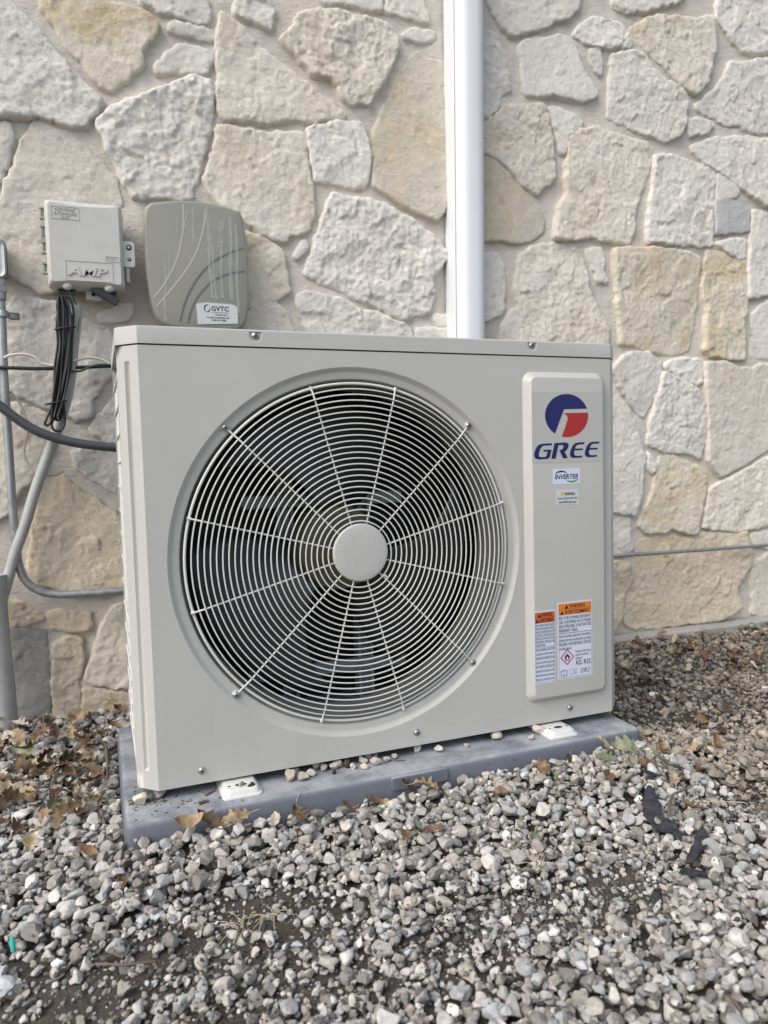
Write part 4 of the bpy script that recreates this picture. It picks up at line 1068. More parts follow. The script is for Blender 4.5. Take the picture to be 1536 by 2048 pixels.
# ================================================================== boxes on the wall
def build_niu():
    root = thing('network_interface_box', (-.038, .64, .93), 'light grey network interface box with raised AMP lettering on its cover', 'utility box')
    X0, X1, Z0, Z1, yf = -.1185, .0430, .9295, 1.1165, .568
    cx, cz = (X0 + X1) / 2, (Z0 + Z1) / 2
    # back tray
    m = MB().box(X0 + .010, X1 - .004, .600, .642, Z0 + .004, Z1 - .006); make('tray', m, GREYBOXD, root, bevel=.004)
    # cover, top and bottom edges dished
    def loop(ins, y, dish):
        pts = []
        a, b, c, d = X0 + ins, X1 - ins, Z0 + ins, Z1 - ins; r = .007; n = 10
        def arc(px, pz, a0):
            for k in range(5):
                t = math.radians(a0 + 90 * k / 4); pts.append((px + r * math.cos(t), y, pz + r * math.sin(t)))
        arc(b - r, d - r, 0)
        for k in range(1, n): t = k / n; pts.append((b - r + (a - b + 2 * r) * t, y, d - dish * math.sin(math.pi * t)))
        arc(a + r, d - r, 90); arc(a + r, c + r, 180)
        for k in range(1, n): t = k / n; pts.append((a + r + (b - a - 2 * r) * t, y, c + dish * .8 * math.sin(math.pi * t)))
        arc(b - r, c + r, 270)
        return pts
    m = MB().loft([loop(0, .616, 0), loop(0, .592, 0), loop(.0015, .580, 0), loop(.005, .572, .004), loop(.0085, yf, .005)], True, True, True)
    cov = make('cover', m, GREYBOX, root, 35)
    # raised frames and lettering on the cover
    def emb(name, q, poly_t=.0011):
        x0, x1, z0, z1 = q; m = MB(); t = .0014
        for a, b, c, d in ((x0, x1, z1 - t, z1), (x0, x0 + t, z0, z1 - t), (x1 - t * .8, x1, z0, z1 - t), (x0 + t, x1 - t, z0, z0 + t * .7)): m.box(a, b, yf - poly_t, yf + .001, c, d)
        make(name, m, GREYBOX, cov, 0)
    emb('raised_frame', (X0 + .014, X0 + .071, Z1 - .044, Z1 - .016)); emb('raised_frame', (X0 + .037, X1 - .026, Z0 + .012, Z0 + .056)); emb('raised_frame', (X1 - .040, X1 - .010, Z0 + .058, Z0 + .070))
    m = MB()
    for i, (t, w) in enumerate((('NETWORK', .040), ('INTERFACE', .045), ('UNIT', .018))):
        V, F = text2d(t, X0 + .0425, Z1 - .0255 - i * .0085, w=w, h=.0060, bold=.01, align='C', depth=.0016); m.add([(x, yf + y, z) for x, y, z in V], F)
    make('lettering', m, GREYBOX, cov, 0); m = MB()
    V, F = text2d('AMP', X0 + .041, Z0 + .024, w=.083, h=.0185, shear=.22, bold=.022, depth=.0026); m.add([(x, yf + y, z) for x, y, z in V], F)
    make('lettering', m, GREYBOX, cov, 0)
    m = MB(); put_text(m, yf - .0007, 'PUSH', X1 - .038, Z0 + .0605, w=.022, h=.006); make('lettering', m, GREYBOXD, cov, 0)
    # hinges down the left side
    for z0, z1 in ((1.077, 1.103), (1.030, 1.064), (1.002, 1.030), (.958, .984)):
        m = MB(); x = X0 - .010
        m.box(x, X0 + .004, .590, .604, z1 - .005, z1).box(x, X0 + .004, .590, .604, z0, z0 + .005)
        m.box(x + .001, x + .005, .592, .602, z0 + .005, z1 - .005); m.tube([(X0 - .004, .597, z0 + .002), (X0 - .004, .597, z1 - .002)], .0032, 8)
        make('hinge', m, GREYBOXD, root, bevel=.0008, seg=1)
    # latch ear on the right with two security screws
    m = MB().plate(rrect(X1 - .004, X1 + .024, .982, 1.040, .007), .583, .596); ear = make('latch_ear', m, GREYBOX, root, bevel=.001)
    for z, r in ((1.026, .0062), (1.000, .0042)):
        m = MB().lathe([(r, .5835), (r, .5822), (r * .75, .5818)], X1 + .0115, z, 18, True, True); a = make('security_screw', m, DARK, ear)
        m = MB().lathe([(r * .55, .582), (r * .5, .5805), (r * .1, .580)], X1 + .0115, z, 14, True, True); make('screw_head', m, STEEL, ear)
    m = MB().box(X1 + .003, X1 + .0115, .585, .606, .948, .982); make('latch_clip', m, GREYBOXD, root, bevel=.001)
    # tabs on top and underneath
    m = MB().plate(rrect(cx - .012, cx + .021, Z1 - .004, Z1 + .007, .003), .622, .632); make('mounting_tab', m, GREYBOXD, root)
    m = MB().plate(rrect(cx - .004, cx + .030, Z0 - .020, Z0 + .010, .004), .606, .622); tb = make('mounting_tab', m, GREYBOX, root, bevel=.001)
    make('tab_screw', MB().lathe([(.0042, .606), (.0042, .6042), (.001, .6035)], cx + .012, Z0 - .008, 12, True, True), DARK, tb)
    for dx in (-.041, .046):
        m = MB(); pr = []
        for k in range(7): a = math.pi / 2 * k / 6; pr.append((.0105 * math.cos(a), .5795 - .0085 * math.sin(a)))
        m.loft([[(cx + dx + r * math.cos(t), y, Z0 + .0015 + r * .85 * math.sin(t)) for t in np.linspace(0, 2 * math.pi, 16, False)] for r, y in pr], True, False, True)
        make('cable_dome', m, GREYBOX, root, 50)
    m = MB().box(X0 + .02, X0 + .055, .600, .635, Z0 - .006, Z0 + .006).box(X1 - .06, X1 - .02, .600, .635, Z0 - .006, Z0 + .006); make('cable_entry', m, BLACK, root)
build_niu()

def build_gvtc():
    yf = .575
    P = [(0.1053,1.1299),(0.1424,1.1376),(0.1799,1.1429),(0.2179,1.144),(0.2563,1.1402),(0.2952,1.1339),(0.3108,1.1284),(0.3174,1.1142),(0.3211,1.0873),(0.3244,1.0484),(0.3258,1.0014),(0.3247,0.954),(0.3222,0.9104),(0.3186,0.8785),(0.3122,0.8604),(0.2957,0.8478),(0.244,0.8419),(0.186,0.8436),(0.1369,0.8475),(0.1168,0.8562),(0.1064,0.8729),(0.099,0.8953),(0.0939,0.929),(0.0905,0.9664),(0.0887,1.0075),(0.089,1.0598),(0.0901,1.1009),(0.0939,1.1198)]
    cx = sum(a for a, _ in P) / len(P); cz = sum(b for _, b in P) / len(P)
    root = thing('cable_enclosure', (cx, .64, cz - .13), 'rounded taupe plastic cable enclosure with white drip streaks and a GVTC sticker', 'utility box')
    def sc(s, y): return [(cx + (a - cx) * s, y, cz + (b - cz) * s) for a, b in P]
    m = MB().loft([sc(.94, .642), sc(.97, .61), sc(1.0, .606), sc(1.0, .588), sc(.994, .580), sc(.975, .5762), sc(.945, yf)], True, True, True)
    cov = make('cover', m, TAUPE, root, 40)
    def strip(pts, w, y, material, name, n=8, j=0):
        S_ = smooth_path([(a, y, b) for a, b in pts], n); m = MB(); L = []
        for i, q in enumerate(S_):
            t = (S_[min(i + 1, len(S_) - 1)] - S_[max(i - 1, 0)]).normalized(); nn = Vector((-t.z, 0, t.x))
            ww = w * (1 + j * noise.noise(Vector((q.x * 300, 0, q.z * 130))))
            L.append([q + nn * ww / 2, q - nn * ww / 2])
        m.loft(L, False); make(name, m, material, cov, 0)
    AR = [[(0.1782,1.1332),(0.1777,1.1037),(0.1742,1.0656),(0.1593,1.0076),(0.1339,0.9567),(0.1043,0.9153)], [(0.2286,1.1229),(0.225,1.0928),(0.209,1.038),(0.1841,0.9904),(0.1482,0.9424),(0.109,0.8963)]]
    for p in AR: strip(p, .0042, yf - .0004, TAUPEL, 'light_arc')
    AR = [[(0.3152,1.0416),(0.2822,1.029),(0.2422,1.0052),(0.2059,0.9669),(0.1772,0.9173),(0.1597,0.8628)], [(0.3171,0.9885),(0.2763,0.9792),(0.2364,0.9584),(0.2041,0.9226),(0.1874,0.891),(0.1777,0.8598)]]
    for p in AR: strip(p, .0048, yf - .0004, TAUPED, 'dark_arc')
    DR = [(1118, 1270, 1110, 1370, .9), (1155, 1250, 1165, 1450, 1.1), (1238, 1240, 1275, 1790, 1.5), (1262, 1400, 1300, 1800, 1.2), (1320, 1330, 1335, 1790, 1.5), (1378, 1300, 1390, 1800, 1.8), (1412, 1350, 1432, 1880, 1.4), (990, 1560, 995, 1930, 1.2), (1060, 1320, 1066, 1400, .8), (1010, 1500, 1022, 1700, .7), (1345, 1300, 1310, 1500, .8)]
    strip([(0.185,1.1157),(0.1851,1.1044),(0.1806,1.0919),(0.1803,1.0775)], 0.0038, yf - .0008, DRIP, "drip_stain", 6, .9)
    strip([(0.1994,1.1246),(0.201,1.102),(0.1982,1.0775),(0.1999,1.0487)], 0.0046, yf - .0008, DRIP, "drip_stain", 6, .9)
    strip([(0.2313,1.1315),(0.2344,1.0688),(0.2331,1.0011),(0.2367,0.9205)], 0.0063, yf - .0008, DRIP, "drip_stain", 6, .9)
    strip([(0.238,1.071),(0.242,1.0252),(0.2416,0.9758),(0.2463,0.9172)], 0.0050, yf - .0008, DRIP, "drip_stain", 6, .9)
    strip([(0.2616,1.0999),(0.2628,1.0468),(0.2592,0.9896),(0.2602,0.9218)], 0.0063, yf - .0008, DRIP, "drip_stain", 6, .9)
    strip([(0.2848,1.1136),(0.2855,1.0556),(0.2813,0.9932),(0.2817,0.919)], 0.0076, yf - .0008, DRIP, "drip_stain", 6, .9)
    strip([(0.2975,1.0954),(0.299,1.0338),(0.2957,0.9673),(0.2972,0.8884)], 0.0059, yf - .0008, DRIP, "drip_stain", 6, .9)
    strip([(0.1322,1.0019),(0.1324,0.96),(0.128,0.9149),(0.1278,0.8615)], 0.0050, yf - .0008, DRIP, "drip_stain", 6, .9)
    strip([(0.1623,1.0947),(0.1641,1.0859),(0.1614,1.076),(0.1633,1.0647)], 0.0034, yf - .0008, DRIP, "drip_stain", 6, .9)
    strip([(0.1407,1.0251),(0.1425,1.0026),(0.1398,0.9782),(0.1418,0.9496)], 0.0029, yf - .0008, DRIP, "drip_stain", 6, .9)
    strip([(0.2719,1.1124),(0.2684,1.089),(0.2599,1.0636),(0.255,1.0339)], 0.0034, yf - .0008, DRIP, "drip_stain", 6, .9)
    # splash where the drips start
    c0 = (0.2358,1.13)
    m = MB()
    for _ in range(26):
        a = c0[0] + random.gauss(0, .011); b = c0[1] + random.gauss(0, .006); r = random.uniform(.0006, .0018)
        flat(m, [(a + r * math.cos(t) * random.uniform(.6, 1.3), b + r * math.sin(t)) for t in np.linspace(0, 2 * math.pi, 7, False)], yf - .0011 - random.uniform(0, .0003))
    make('splash_stain', m, DRIP, cov, 0)
    for px, r in (((0.3154,1.0268), .0052), ((0.3162,1.0053), .0040)):
        m = MB().lathe([(r, .5790), (r, .5752), (r * .7, .5750), (r * .65, .5775)], px[0] - .002, px[1], 16, True, True); make('screw_hole', m, DARK, cov)
    # sticker
    q = [(0.1986,0.9059),(0.2218,0.9098),(0.2812,0.9086),(0.2944,0.903),(0.2944,0.8637),(0.2004,0.8582)]
    st = make('provider_sticker', MB().plate(q, yf - .0016, yf), STICKW, cov, 0)
    x0, x1 = q[5][0], q[4][0]; zt, zb = q[1][1], q[4][1]; w = x1 - x0; h = zt - zb; m = MB(); ys_ = yf - .0020
    put_text(m, ys_, 'GVTC', x0 + w * .34, zb + h * .60, w=w * .44, h=h * .24, bold=.022)
    put_text(m, ys_, 'COMMUNICATIONS', x0 + w * .35, zb + h * .485, w=w * .42, h=h * .055)
    put_text(m, ys_, 'www.gvtc.com', x0 + w * .43, zb + h * .37, w=w * .30, h=h * .07, bold=.02)
    put_text(m, ys_, 'To get connected, call', x0 + w * .22, zb + h * .22, w=w * .56, h=h * .095, bold=.02)
    put_text(m, ys_, '1-800-367-4882', x0 + w * .34, zb + h * .085, w=w * .37, h=h * .085, bold=.02)
    ex, ez = x0 + w * .235, zb + h * .70
    flat(m, swoosh(ex, ez, w * .075, h * .20, 60, 250, w * .030), ys_); flat(m, swoosh(ex + w * .012, ez - h * .02, w * .065, h * .17, 240, 395, w * .026), ys_)
    make('lettering', m, INK, st, 0)
build_gvtc()

# ================================================================== conduits and cables on the wall
def pipe(name, pts, r, material, label, cat, n=12, sm=6, group=None):
    m = MB().tube(smooth_path(pts, sm), r, n); o = make(name, m, material, None, 60); return tag(o, label, cat, group)

cb = thing('conduit_fitting', (-0.2256,0.6,0.9454), 'cast metal conduit fitting with a gasketed cover at the left picture edge', 'conduit fitting')
q = [(-0.2409,1.0272),(-0.1995,1.0306),(-0.2043,0.9433),(-0.2458,0.9407)]
x0, x1, z0, z1 = q[0][0], q[1][0], q[2][1], q[0][1]
m = MB().loft([[(x, y, z) for x, z in rrect(x0 + i, x1 - i, z0 + i, z1 - i, .012)] for i, y in ((.004, .64), (0, .632), (0, .604))], True, True, True); make('body', m, MATS['galvanised'], cb)
m = MB().plate(rrect(x0 - .001, x1 + .001, z0 - .001, z1 + .001, .013), .600, .604); make('gasket', m, BLACK, cb)
m = MB().loft([[(x, y, z) for x, z in rrect(x0 + i, x1 - i, z0 + i, z1 - i, .012)] for i, y in ((0, .600), (0, .594), (.003, .591), (.006, .593), (.011, .594))], True, True, True); make('cover', m, MATS['galvanised'], cb)
m = MB().tube([(-0.2163,0.607,0.953), (-0.2173,0.607,0.8993)], .013, 14).tube([(-0.2166,0.607,0.9283), (-0.2164,0.607,0.9154)], .0155, 6); make('coupling', m, MATS['galvanised'], cb)

EMT = [(-0.216,0.609,0.9084),(-0.2165,0.609,0.8458),(-0.2186,0.609,0.7534),(-0.2185,0.609,0.6824),(-0.2176,0.609,0.5722),(-0.2177,0.609,0.4611),(-0.2155,0.609,0.3713),(-0.2115,0.609,0.3146),(-0.1993,0.609,0.2773),(-0.1719,0.609,0.2522),(-0.1329,0.609,0.2406),(-0.0777,0.609,0.238),(0.0043,0.609,0.2366),(0.1005,0.609,0.2318)]
emt = pipe('steel_conduit', EMT, .0092, MATS['galvanised'], 'galvanised steel conduit bending right behind the unit at its foot', 'conduit', 14)
st = [(-0.2236,0.876),(-0.2001,0.8772),(-0.2012,0.8577),(-0.2247,0.8567)]
m = MB()
S_ = []
for k in range(9):
    a = math.pi * (k / 8); S_.append((-0.21427408867775327 + .0108 * math.cos(a), .609 - .0108 * math.sin(a)))
S_ = [(S_[0][0] + .022, .625), (S_[0][0] + .003, .624)] + S_ + [(S_[-1][0] - .003, .624)]
zc = 0.8685605220087949
m.loft([[(a, b, z) for a, b in S_] for z in (zc - .008, zc - .003, zc + .003, zc + .008)], False)
o = make('conduit_strap', m, MATS['galvanised'], None, 40); tag(o, 'one-hole metal strap clipping the steel conduit to the wall', 'strap'); so = o.modifiers.new('s', 'SOLIDIFY'); so.thickness = .0015

PV = [(-0.0617,0.6,0.8928),(-0.0653,0.6,0.8615),(-0.07,0.6,0.8302),(-0.086,0.6,0.7204),(-0.1053,0.6,0.6486),(-0.1293,0.6,0.5838),(-0.1672,0.6,0.4851),(-0.1937,0.6,0.4044),(-0.2183,0.6,0.3398),(-0.2416,0.6,0.2619)]
pv = pipe('pvc_conduit', PV + [(-0.2605,0.6,0.2075)], .0118, PVC, 'slim grey plastic conduit slanting down to the left behind the black cables', 'conduit', 16)
o = thing('conduit_riser', (-0.2673,0.6573,-0.06), 'thick weathered grey plastic riser pipe leaning out of the ground at the left edge', 'pipe')
m = MB().tube(smooth_path([(-0.258,0.575,-0.0683), (-0.2584,0.578,0.0212), (-0.2619,0.583,0.1103), (-0.2658,0.59,0.2155), (-0.2644,0.592,0.2985)], 5), .0290, 22); make('pipe', m, PVCOLD, o, 60)

fl = pipe('flexible_conduit', [(-0.2786,0.56,0.7197),(-0.2432,0.56,0.6811),(-0.2249,0.56,0.6653),(-0.188,0.56,0.6331),(-0.1499,0.56,0.6079),(-0.1005,0.56,0.5898),(-0.0496,0.56,0.579),(0.0134,0.56,0.5712),(0.0782,0.56,0.5654)], .0102, FLEX, 'dark grey flexible conduit sagging across to the left side of the unit', 'conduit', 14)
pipe('black_cable', [(-0.2819,0.596,0.7525),(-0.2242,0.596,0.7516),(-0.1649,0.596,0.7507),(-0.1039,0.596,0.7519),(-0.0622,0.596,0.755),(-0.0198,0.596,0.7582),(0.0179,0.596,0.7601),(0.0896,0.596,0.764)], .0040, BLACKD, 'dusty black cable strung level across the wall behind the cable coil', 'cable', 8)
pipe('cream_cable', [(-0.2144,0.588,0.7713),(-0.2043,0.588,0.7769),(-0.1825,0.588,0.7807),(-0.1648,0.588,0.7791),(-0.1511,0.588,0.7729),(-0.1435,0.588,0.7643),(-0.1337,0.588,0.7591),(-0.1115,0.588,0.7574),(-0.0823,0.588,0.7647),(-0.0506,0.588,0.7754),(-0.0295,0.588,0.776),(-0.0107,0.588,0.7708),(0.0038,0.588,0.7622),(0.0282,0.588,0.7525)], .0029, CREAMW, 'cream cable waving across in front of the black cable coil', 'cable', 8)
pipe('cream_cable', [(-0.2115,0.618,0.7019),(-0.1982,0.618,0.6888),(-0.1873,0.618,0.6667),(-0.1795,0.618,0.6411),(-0.1778,0.618,0.6165),(-0.1854,0.618,0.5886),(-0.1879,0.618,0.5607),(-0.1819,0.618,0.5404),(-0.1664,0.618,0.5242),(-0.1483,0.618,0.5146),(-0.1255,0.618,0.5139),(-0.1083,0.618,0.5225)], .0027, mat('old_cream_cable', (.50, .45, .37), .6), 'thin cream cable hanging in a loose S against the stones beside the slanting conduit', 'cable', 8)
pipe('green_wire', [(-0.0783,0.592,0.9277),(-0.0719,0.592,0.9126),(-0.0654,0.592,0.8976),(-0.06,0.592,0.8802),(-0.0603,0.592,0.8547),(-0.066,0.592,0.8245),(-0.0717,0.592,0.7933)], .0023, GREEN, 'green ground wire hanging from under the network interface box', 'wire', 8)
pipe('green_wire', [(-0.0831,0.584,0.7464),(-0.0708,0.584,0.7444),(-0.0582,0.584,0.7469),(-0.0432,0.584,0.755),(-0.025,0.584,0.7599),(-0.0069,0.584,0.7614),(0.0229,0.584,0.7587)], .0025, GREEN, 'green ground wire running right to the unit just under the cream cable', 'wire', 8)
m = MB(); a = (-0.0281,0.585,0.9323); b = (0.0252,0.578,0.8993)
d = (Vector(b) - Vector(a)).normalized(); up = Vector((0, 1, 0)); s2 = d.cross(up)
L = [[Vector(q_) + s2 * u + up * v for u, v in ((-.0085, -.004), (.0085, -.004), (.0085, .004), (-.0085, .004))] for q_ in (a, b)]
o = make('cut_cable', m.loft(L, True, True, True), BLACK, None, bevel=.0015); tag(o, 'stub of flat black cable sticking out under the network interface box', 'cable')

# coil of black cable
coil = thing('cable_coil', (-0.1157,0.585,0.612), 'long hank of black cable tied up and hanging below the network interface box', 'cable coil')
axis = [(-0.0913,0.58,0.9046),(-0.0886,0.58,0.8786),(-0.0882,0.58,0.8458),(-0.0904,0.58,0.8019),(-0.0958,0.58,0.7578),(-0.1031,0.58,0.7136),(-0.1113,0.58,0.6749),(-0.1191,0.58,0.6417)]
for k in range(11):
    t0 = random.uniform(0, 6.28); lat = (k - 5) * .0025 + random.uniform(-.001, .001); pts = []
    for i, q_ in enumerate(axis):
        bulge = (.55, .95, 1.25, 1.0, 1.2, 1.05, .85, .62)[i]
        pts.append((q_[0] + lat * bulge + .0015 * math.sin(t0 + i * 1.3), q_[1] - .009 + .006 * math.cos(k * 2.4) - .002 * math.sin(t0 + i), q_[2] + (random.uniform(-.008, .004) if i in (0, len(axis) - 1) else 0)))
    m = MB().tube(smooth_path(pts, 5), .0026, 8); make('strand', m, BLACK, coil, 60)
LO = [[(-0.1086,0.573,0.6798),(-0.1163,0.573,0.649),(-0.1255,0.573,0.6292),(-0.1241,0.573,0.616),(-0.1142,0.573,0.6114),(-0.1037,0.573,0.618),(-0.0986,0.573,0.6379),(-0.0993,0.573,0.6633),(-0.0992,0.573,0.6854)], [(-0.1187,0.571,0.6796),(-0.128,0.571,0.6554),(-0.136,0.571,0.6379),(-0.1396,0.571,0.6269),(-0.1327,0.571,0.6247),(-0.1249,0.571,0.6379),(-0.1155,0.571,0.6631)], [(-0.1047,0.575,0.68),(-0.1099,0.575,0.6579),(-0.1187,0.575,0.6447),(-0.1171,0.575,0.6359),(-0.1088,0.575,0.638),(-0.1018,0.575,0.6557),(-0.0995,0.575,0.68)]]
for p in LO: make('loop', MB().tube(smooth_path(p, 6), .0026, 8), BLACK, coil, 60)
make('loop', MB().tube(smooth_path([(-0.0978,0.578,0.856),(-0.1023,0.578,0.8862),(-0.0954,0.578,0.9029),(-0.083,0.578,0.9068),(-0.0732,0.578,0.8986),(-0.0693,0.578,0.8737),(-0.0717,0.578,0.8461)], 6), .0026, 8), BLACK, coil, 60)
for i0 in ((-0.0876,0.58,0.8371), (-0.1144,0.58,0.6738)):
    m = MB(); P_ = [(i0[0] + .0215 * math.cos(t), i0[1] - .009 + .0125 * math.sin(t), i0[2] + .004 * math.cos(t)) for t in np.linspace(0, 2 * math.pi, 25)]
    m.tube(P_, .0016, 6, False); make('cable_tie', m, BLACKD, coil, 60)

# thin steel conduit low on the wall, right of the unit
pipe('thin_conduit', [(1.1936,0.618,0.2212),(1.3993,0.618,0.2184),(1.7614,0.618,0.2138),(2.0555,0.618,0.2108),(2.5749,0.618,0.206)], .0058, MATS['galvanised'], 'thin grey conduit running level along the wall right of the unit', 'conduit', 10)

# ================================================================== loose things on the pad
def rock_object(name, loc, d, color, label, cat, group=None, flatness=.75, zrot=None, material=None, parent=None):
    V, F = ROCKS[random.randrange(len(ROCKS))]
    asp = (1, random.uniform(.7, .95), flatness)
    me = bpy.data.meshes.new(name); me.from_pydata([tuple(v * np.array(asp) * d * .58) for v in V], [], [tuple(int(i) for i in f) for f in F])
    me.polygons.foreach_set('use_smooth', [True] * len(F)); me.set_sharp_from_angle(angle=math.radians(32)); me.materials.append(material or MATS['gravel'])
    a = me.color_attributes.new('col', 'FLOAT_COLOR', 'POINT'); a.data.foreach_set('color', np.repeat(np.array([[*color, 1]], np.float32), len(V), 0).ravel())
    o = link(name, me); lo = min(float((v * np.array(asp))[2]) for v in V) * d * .58
    o.location = (loc[0], loc[1], loc[2] - lo - .0006); o.rotation_euler = (0, 0, random.uniform(0, 6.28) if zrot is None else zrot)
    return tag(o, label, cat, group)

ZP = -.018
PEB = [
 ((0.0036,0.0062,-0.018), .023, (.70, .64, .47), 'cream yellow stone chip on the front left corner of the pad', None),
 ((0.0324,0.0166,-0.018), .018, (.42, .39, .35), 'flat grey pebble on the pad below the unit\'s left corner', None),
 ((0.1585,-0.0254,-0.0066), .013, (.38, .34, .29), 'small brown pebble lying on the left white foot', None),
 ((0.2439,-0.0065,-0.018), .026, (.42, .38, .30), 'longish tan pebble at the left end of the pebble row on the pad', None),
 ((0.2683,-0.0177,-0.018), .019, (.38, .35, .28), None, 1), ((0.2603,0.0129,-0.018), .016, (.50, .47, .40), None, 1), ((0.2843,-0.005,-0.018), .017, (.52, .49, .44), None, 1),
 ((0.2986,0.0137,-0.018), .019, (.46, .43, .39), None, 1), ((0.3094,0.0065,-0.018), .017, (.30, .27, .24), None, 1), ((0.3277,0.0027,-0.018), .020, (.46, .43, .37), None, 1), ((0.3385,0.0048,-0.018), .020, (.42, .39, .34), None, 1),
 ((0.3615,-0.0105,-0.018), .014, (.50, .48, .45), None, 1), ((0.38,-0.0167,-0.018), .014, (.50, .47, .42), None, 1), ((0.3824,0.0061,-0.018), .018, (.50, .45, .37), None, 1),
 ((0.4015,-0.0099,-0.018), .021, (.44, .41, .36), None, 1), ((0.4243,-0.0058,-0.018), .015, (.47, .44, .38), None, 1), ((0.4141,0.0239,-0.018), .015, (.46, .42, .36), None, 1), ((0.3968,0.0167,-0.018), .016, (.44, .41, .37), None, 1),
 ((0.445,-0.0005,-0.018), .014, (.36, .32, .27), 'brownish pebble just past the right end of the pebble row on the pad', None),
 ((0.4929,0.0157,-0.018), .019, (.52, .49, .45), 'pale triangular pebble on the pad below the middle panel screw', None),
 ((0.5325,-0.0053,-0.018), .017, (.48, .46, .40), 'lone wedge-shaped pebble on the pad between the triangular one and the dark-tipped one', None),
 ((0.587,-0.0068,-0.018), .012, (.38, .34, .27), 'tiny tan pebble standing on the middle of the pad\'s front edge', None),
 ((0.6605,0.0031,-0.018), .024, (.55, .50, .43), 'broad angular pebble on the pad left of the right white foot', None),
 ((0.7491,-0.0066,-0.018), .026, (.48, .44, .40), 'largest knobbly stone touching the right white foot', None),
 ((0.7203,-0.0249,-0.018), .014, (.46, .42, .36), 'small pointed pebble in front of the knobbly stone by the right foot', None),
]
for loc, d, col, lab, g in PEB:
    rock_object('pebble', loc, d, col, lab or 'pebble in the row heaped along the pad\'s front edge under the fan', 'pebble', 'pebbles heaped along the pad edge under the fan' if g else None)

def acorn_cap(loc, r, label):
    m = MB(); prof = []
    for k in range(7):
        a = k / 6 * math.pi / 2; prof.append((max(.0003, r * math.cos(a)), -r * .75 * math.sin(a)))
    m.lathe([(r * .8, r * .05), (r * .92, r * .12)] + prof, 0, 0, 18, True, True)
    o = make('acorn_cap', m, CHAR, None, 40); o.location = (loc[0], loc[1], loc[2] + r * .85); o.rotation_euler = (random.uniform(-.5, .5), 0, random.uniform(-.6, .6)); tag(o, label, 'acorn cap', 'acorn caps on the pad')
acorn_cap((0.175,-0.028,-0.018), .0095, 'dark acorn cap leaning on the left white foot')
acorn_cap((0.353,0.0005,-0.018), .0085, 'dark acorn cap among the pebbles in the middle of the pad edge')
acorn_cap((0.3228,-0.0158,-0.018), .0045, 'tiny dark acorn cap in front of the pebble row on the pad')

def twig(path, r, label, name='twig', material=None, group=None):
    P_ = smooth_path(path, 4); m = MB().tube(P_, [r * (1 - .55 * i / len(P_)) * (1 + .18 * math.sin(i * 2.1)) for i in range(len(P_))], 7)
    o = make(name, m, material or TWIG, None, 60); return tag(o, label, 'twig', group)
twig([(0.0893,-0.0384,-0.0155),(0.0977,-0.0345,-0.0155),(0.1056,-0.0343,-0.0155)], .0035, 'stub of brown twig on the pad left of the left white foot')
twig([(0.1025,-0.0099,-0.016),(0.1114,-0.0039,-0.016),(0.1205,0.0023,-0.016)], .0028, 'dark twig stub on the pad touching the left white foot')
twig([(0.4386,-0.0091,-0.0165),(0.4485,-0.0136,-0.0165),(0.4592,-0.0161,-0.0165)], .0016, 'thin black twig beside the brownish pebble on the pad')

# crumbs of soil on the pad, nobody could count them
m = MB()
for _ in range(260):
    u = random.random()
    if u < .55: cx_, cy_ = 0.01724251843605431 + random.gauss(0, .022), 0.01360441039715199 + random.gauss(0, .008)
    else: cx_, cy_ = random.uniform(-.01, .16), random.uniform(-.052, .10)
    if not (PX0 + .004 < cx_ < PX1 and PY0 + .004 < cy_): continue
    r = random.uniform(.0006, .0022); a = random.uniform(0, 3.1); L_ = random.uniform(1, 3.2)
    ca, sa = math.cos(a), math.sin(a); pts = []
    for dx, dy, dz in ((-1, 0, 0), (0, -1, 0), (1, 0, 0), (0, 1, 0), (0, 0, .8)):
        pts.append((cx_ + r * (dx * L_ * ca - dy * sa), cy_ + r * (dx * L_ * sa + dy * ca), ZP + r * dz + .0001))
    m.add(pts, [(0, 1, 4), (1, 2, 4), (2, 3, 4), (3, 0, 4), (0, 3, 2, 1)])
o = make('soil_crumbs', m, mat('soil_crumb', (.07, .055, .04), 1), None, 0); tag(o, 'dark crumbs of soil and bark scattered on the pad\'s left end', 'debris', None, 'stuff')

# ================================================================== leaves
OAK = [(0, .02), (.07, .05), (.15, .19), (.19, .22), (.24, .13), (.30, .13), (.37, .31), (.42, .38), (.46, .30), (.51, .18), (.56, .20), (.62, .36), (.67, .37), (.72, .22), (.77, .15), (.82, .20), (.87, .20), (.92, .11), (.97, .05), (1, 0)]
OVAL = [(0, .02), (.08, .10), (.2, .24), (.32, .31), (.38, .28), (.46, .34), (.56, .31), (.62, .26), (.70, .27), (.8, .18), (.88, .13), (.95, .06), (1, 0)]
MAPLE = [(0, .02), (.05, .14), (.10, .28), (.15, .27), (.20, .23), (.27, .36), (.34, .52), (.39, .44), (.44, .28), (.50, .25), (.57, .33), (.64, .40), (.69, .30), (.75, .17), (.81, .20), (.87, .17), (.93, .08), (1, 0)]
SHAPE = {'oak': OAK, 'oval': OVAL, 'maple': MAPLE}
LEAFCOL = {'tan': (.36, .27, .175), 'brown': (.15, .098, .062), 'dark': (.07, .048, .034), 'rust': (.17, .10, .07), 'straw': (.44, .38, .26), 'pale': (.31, .33, .235), 'green': (.17, .20, .125), 'grey': (.42, .39, .35), 'orange': (.27, .17, .095)}

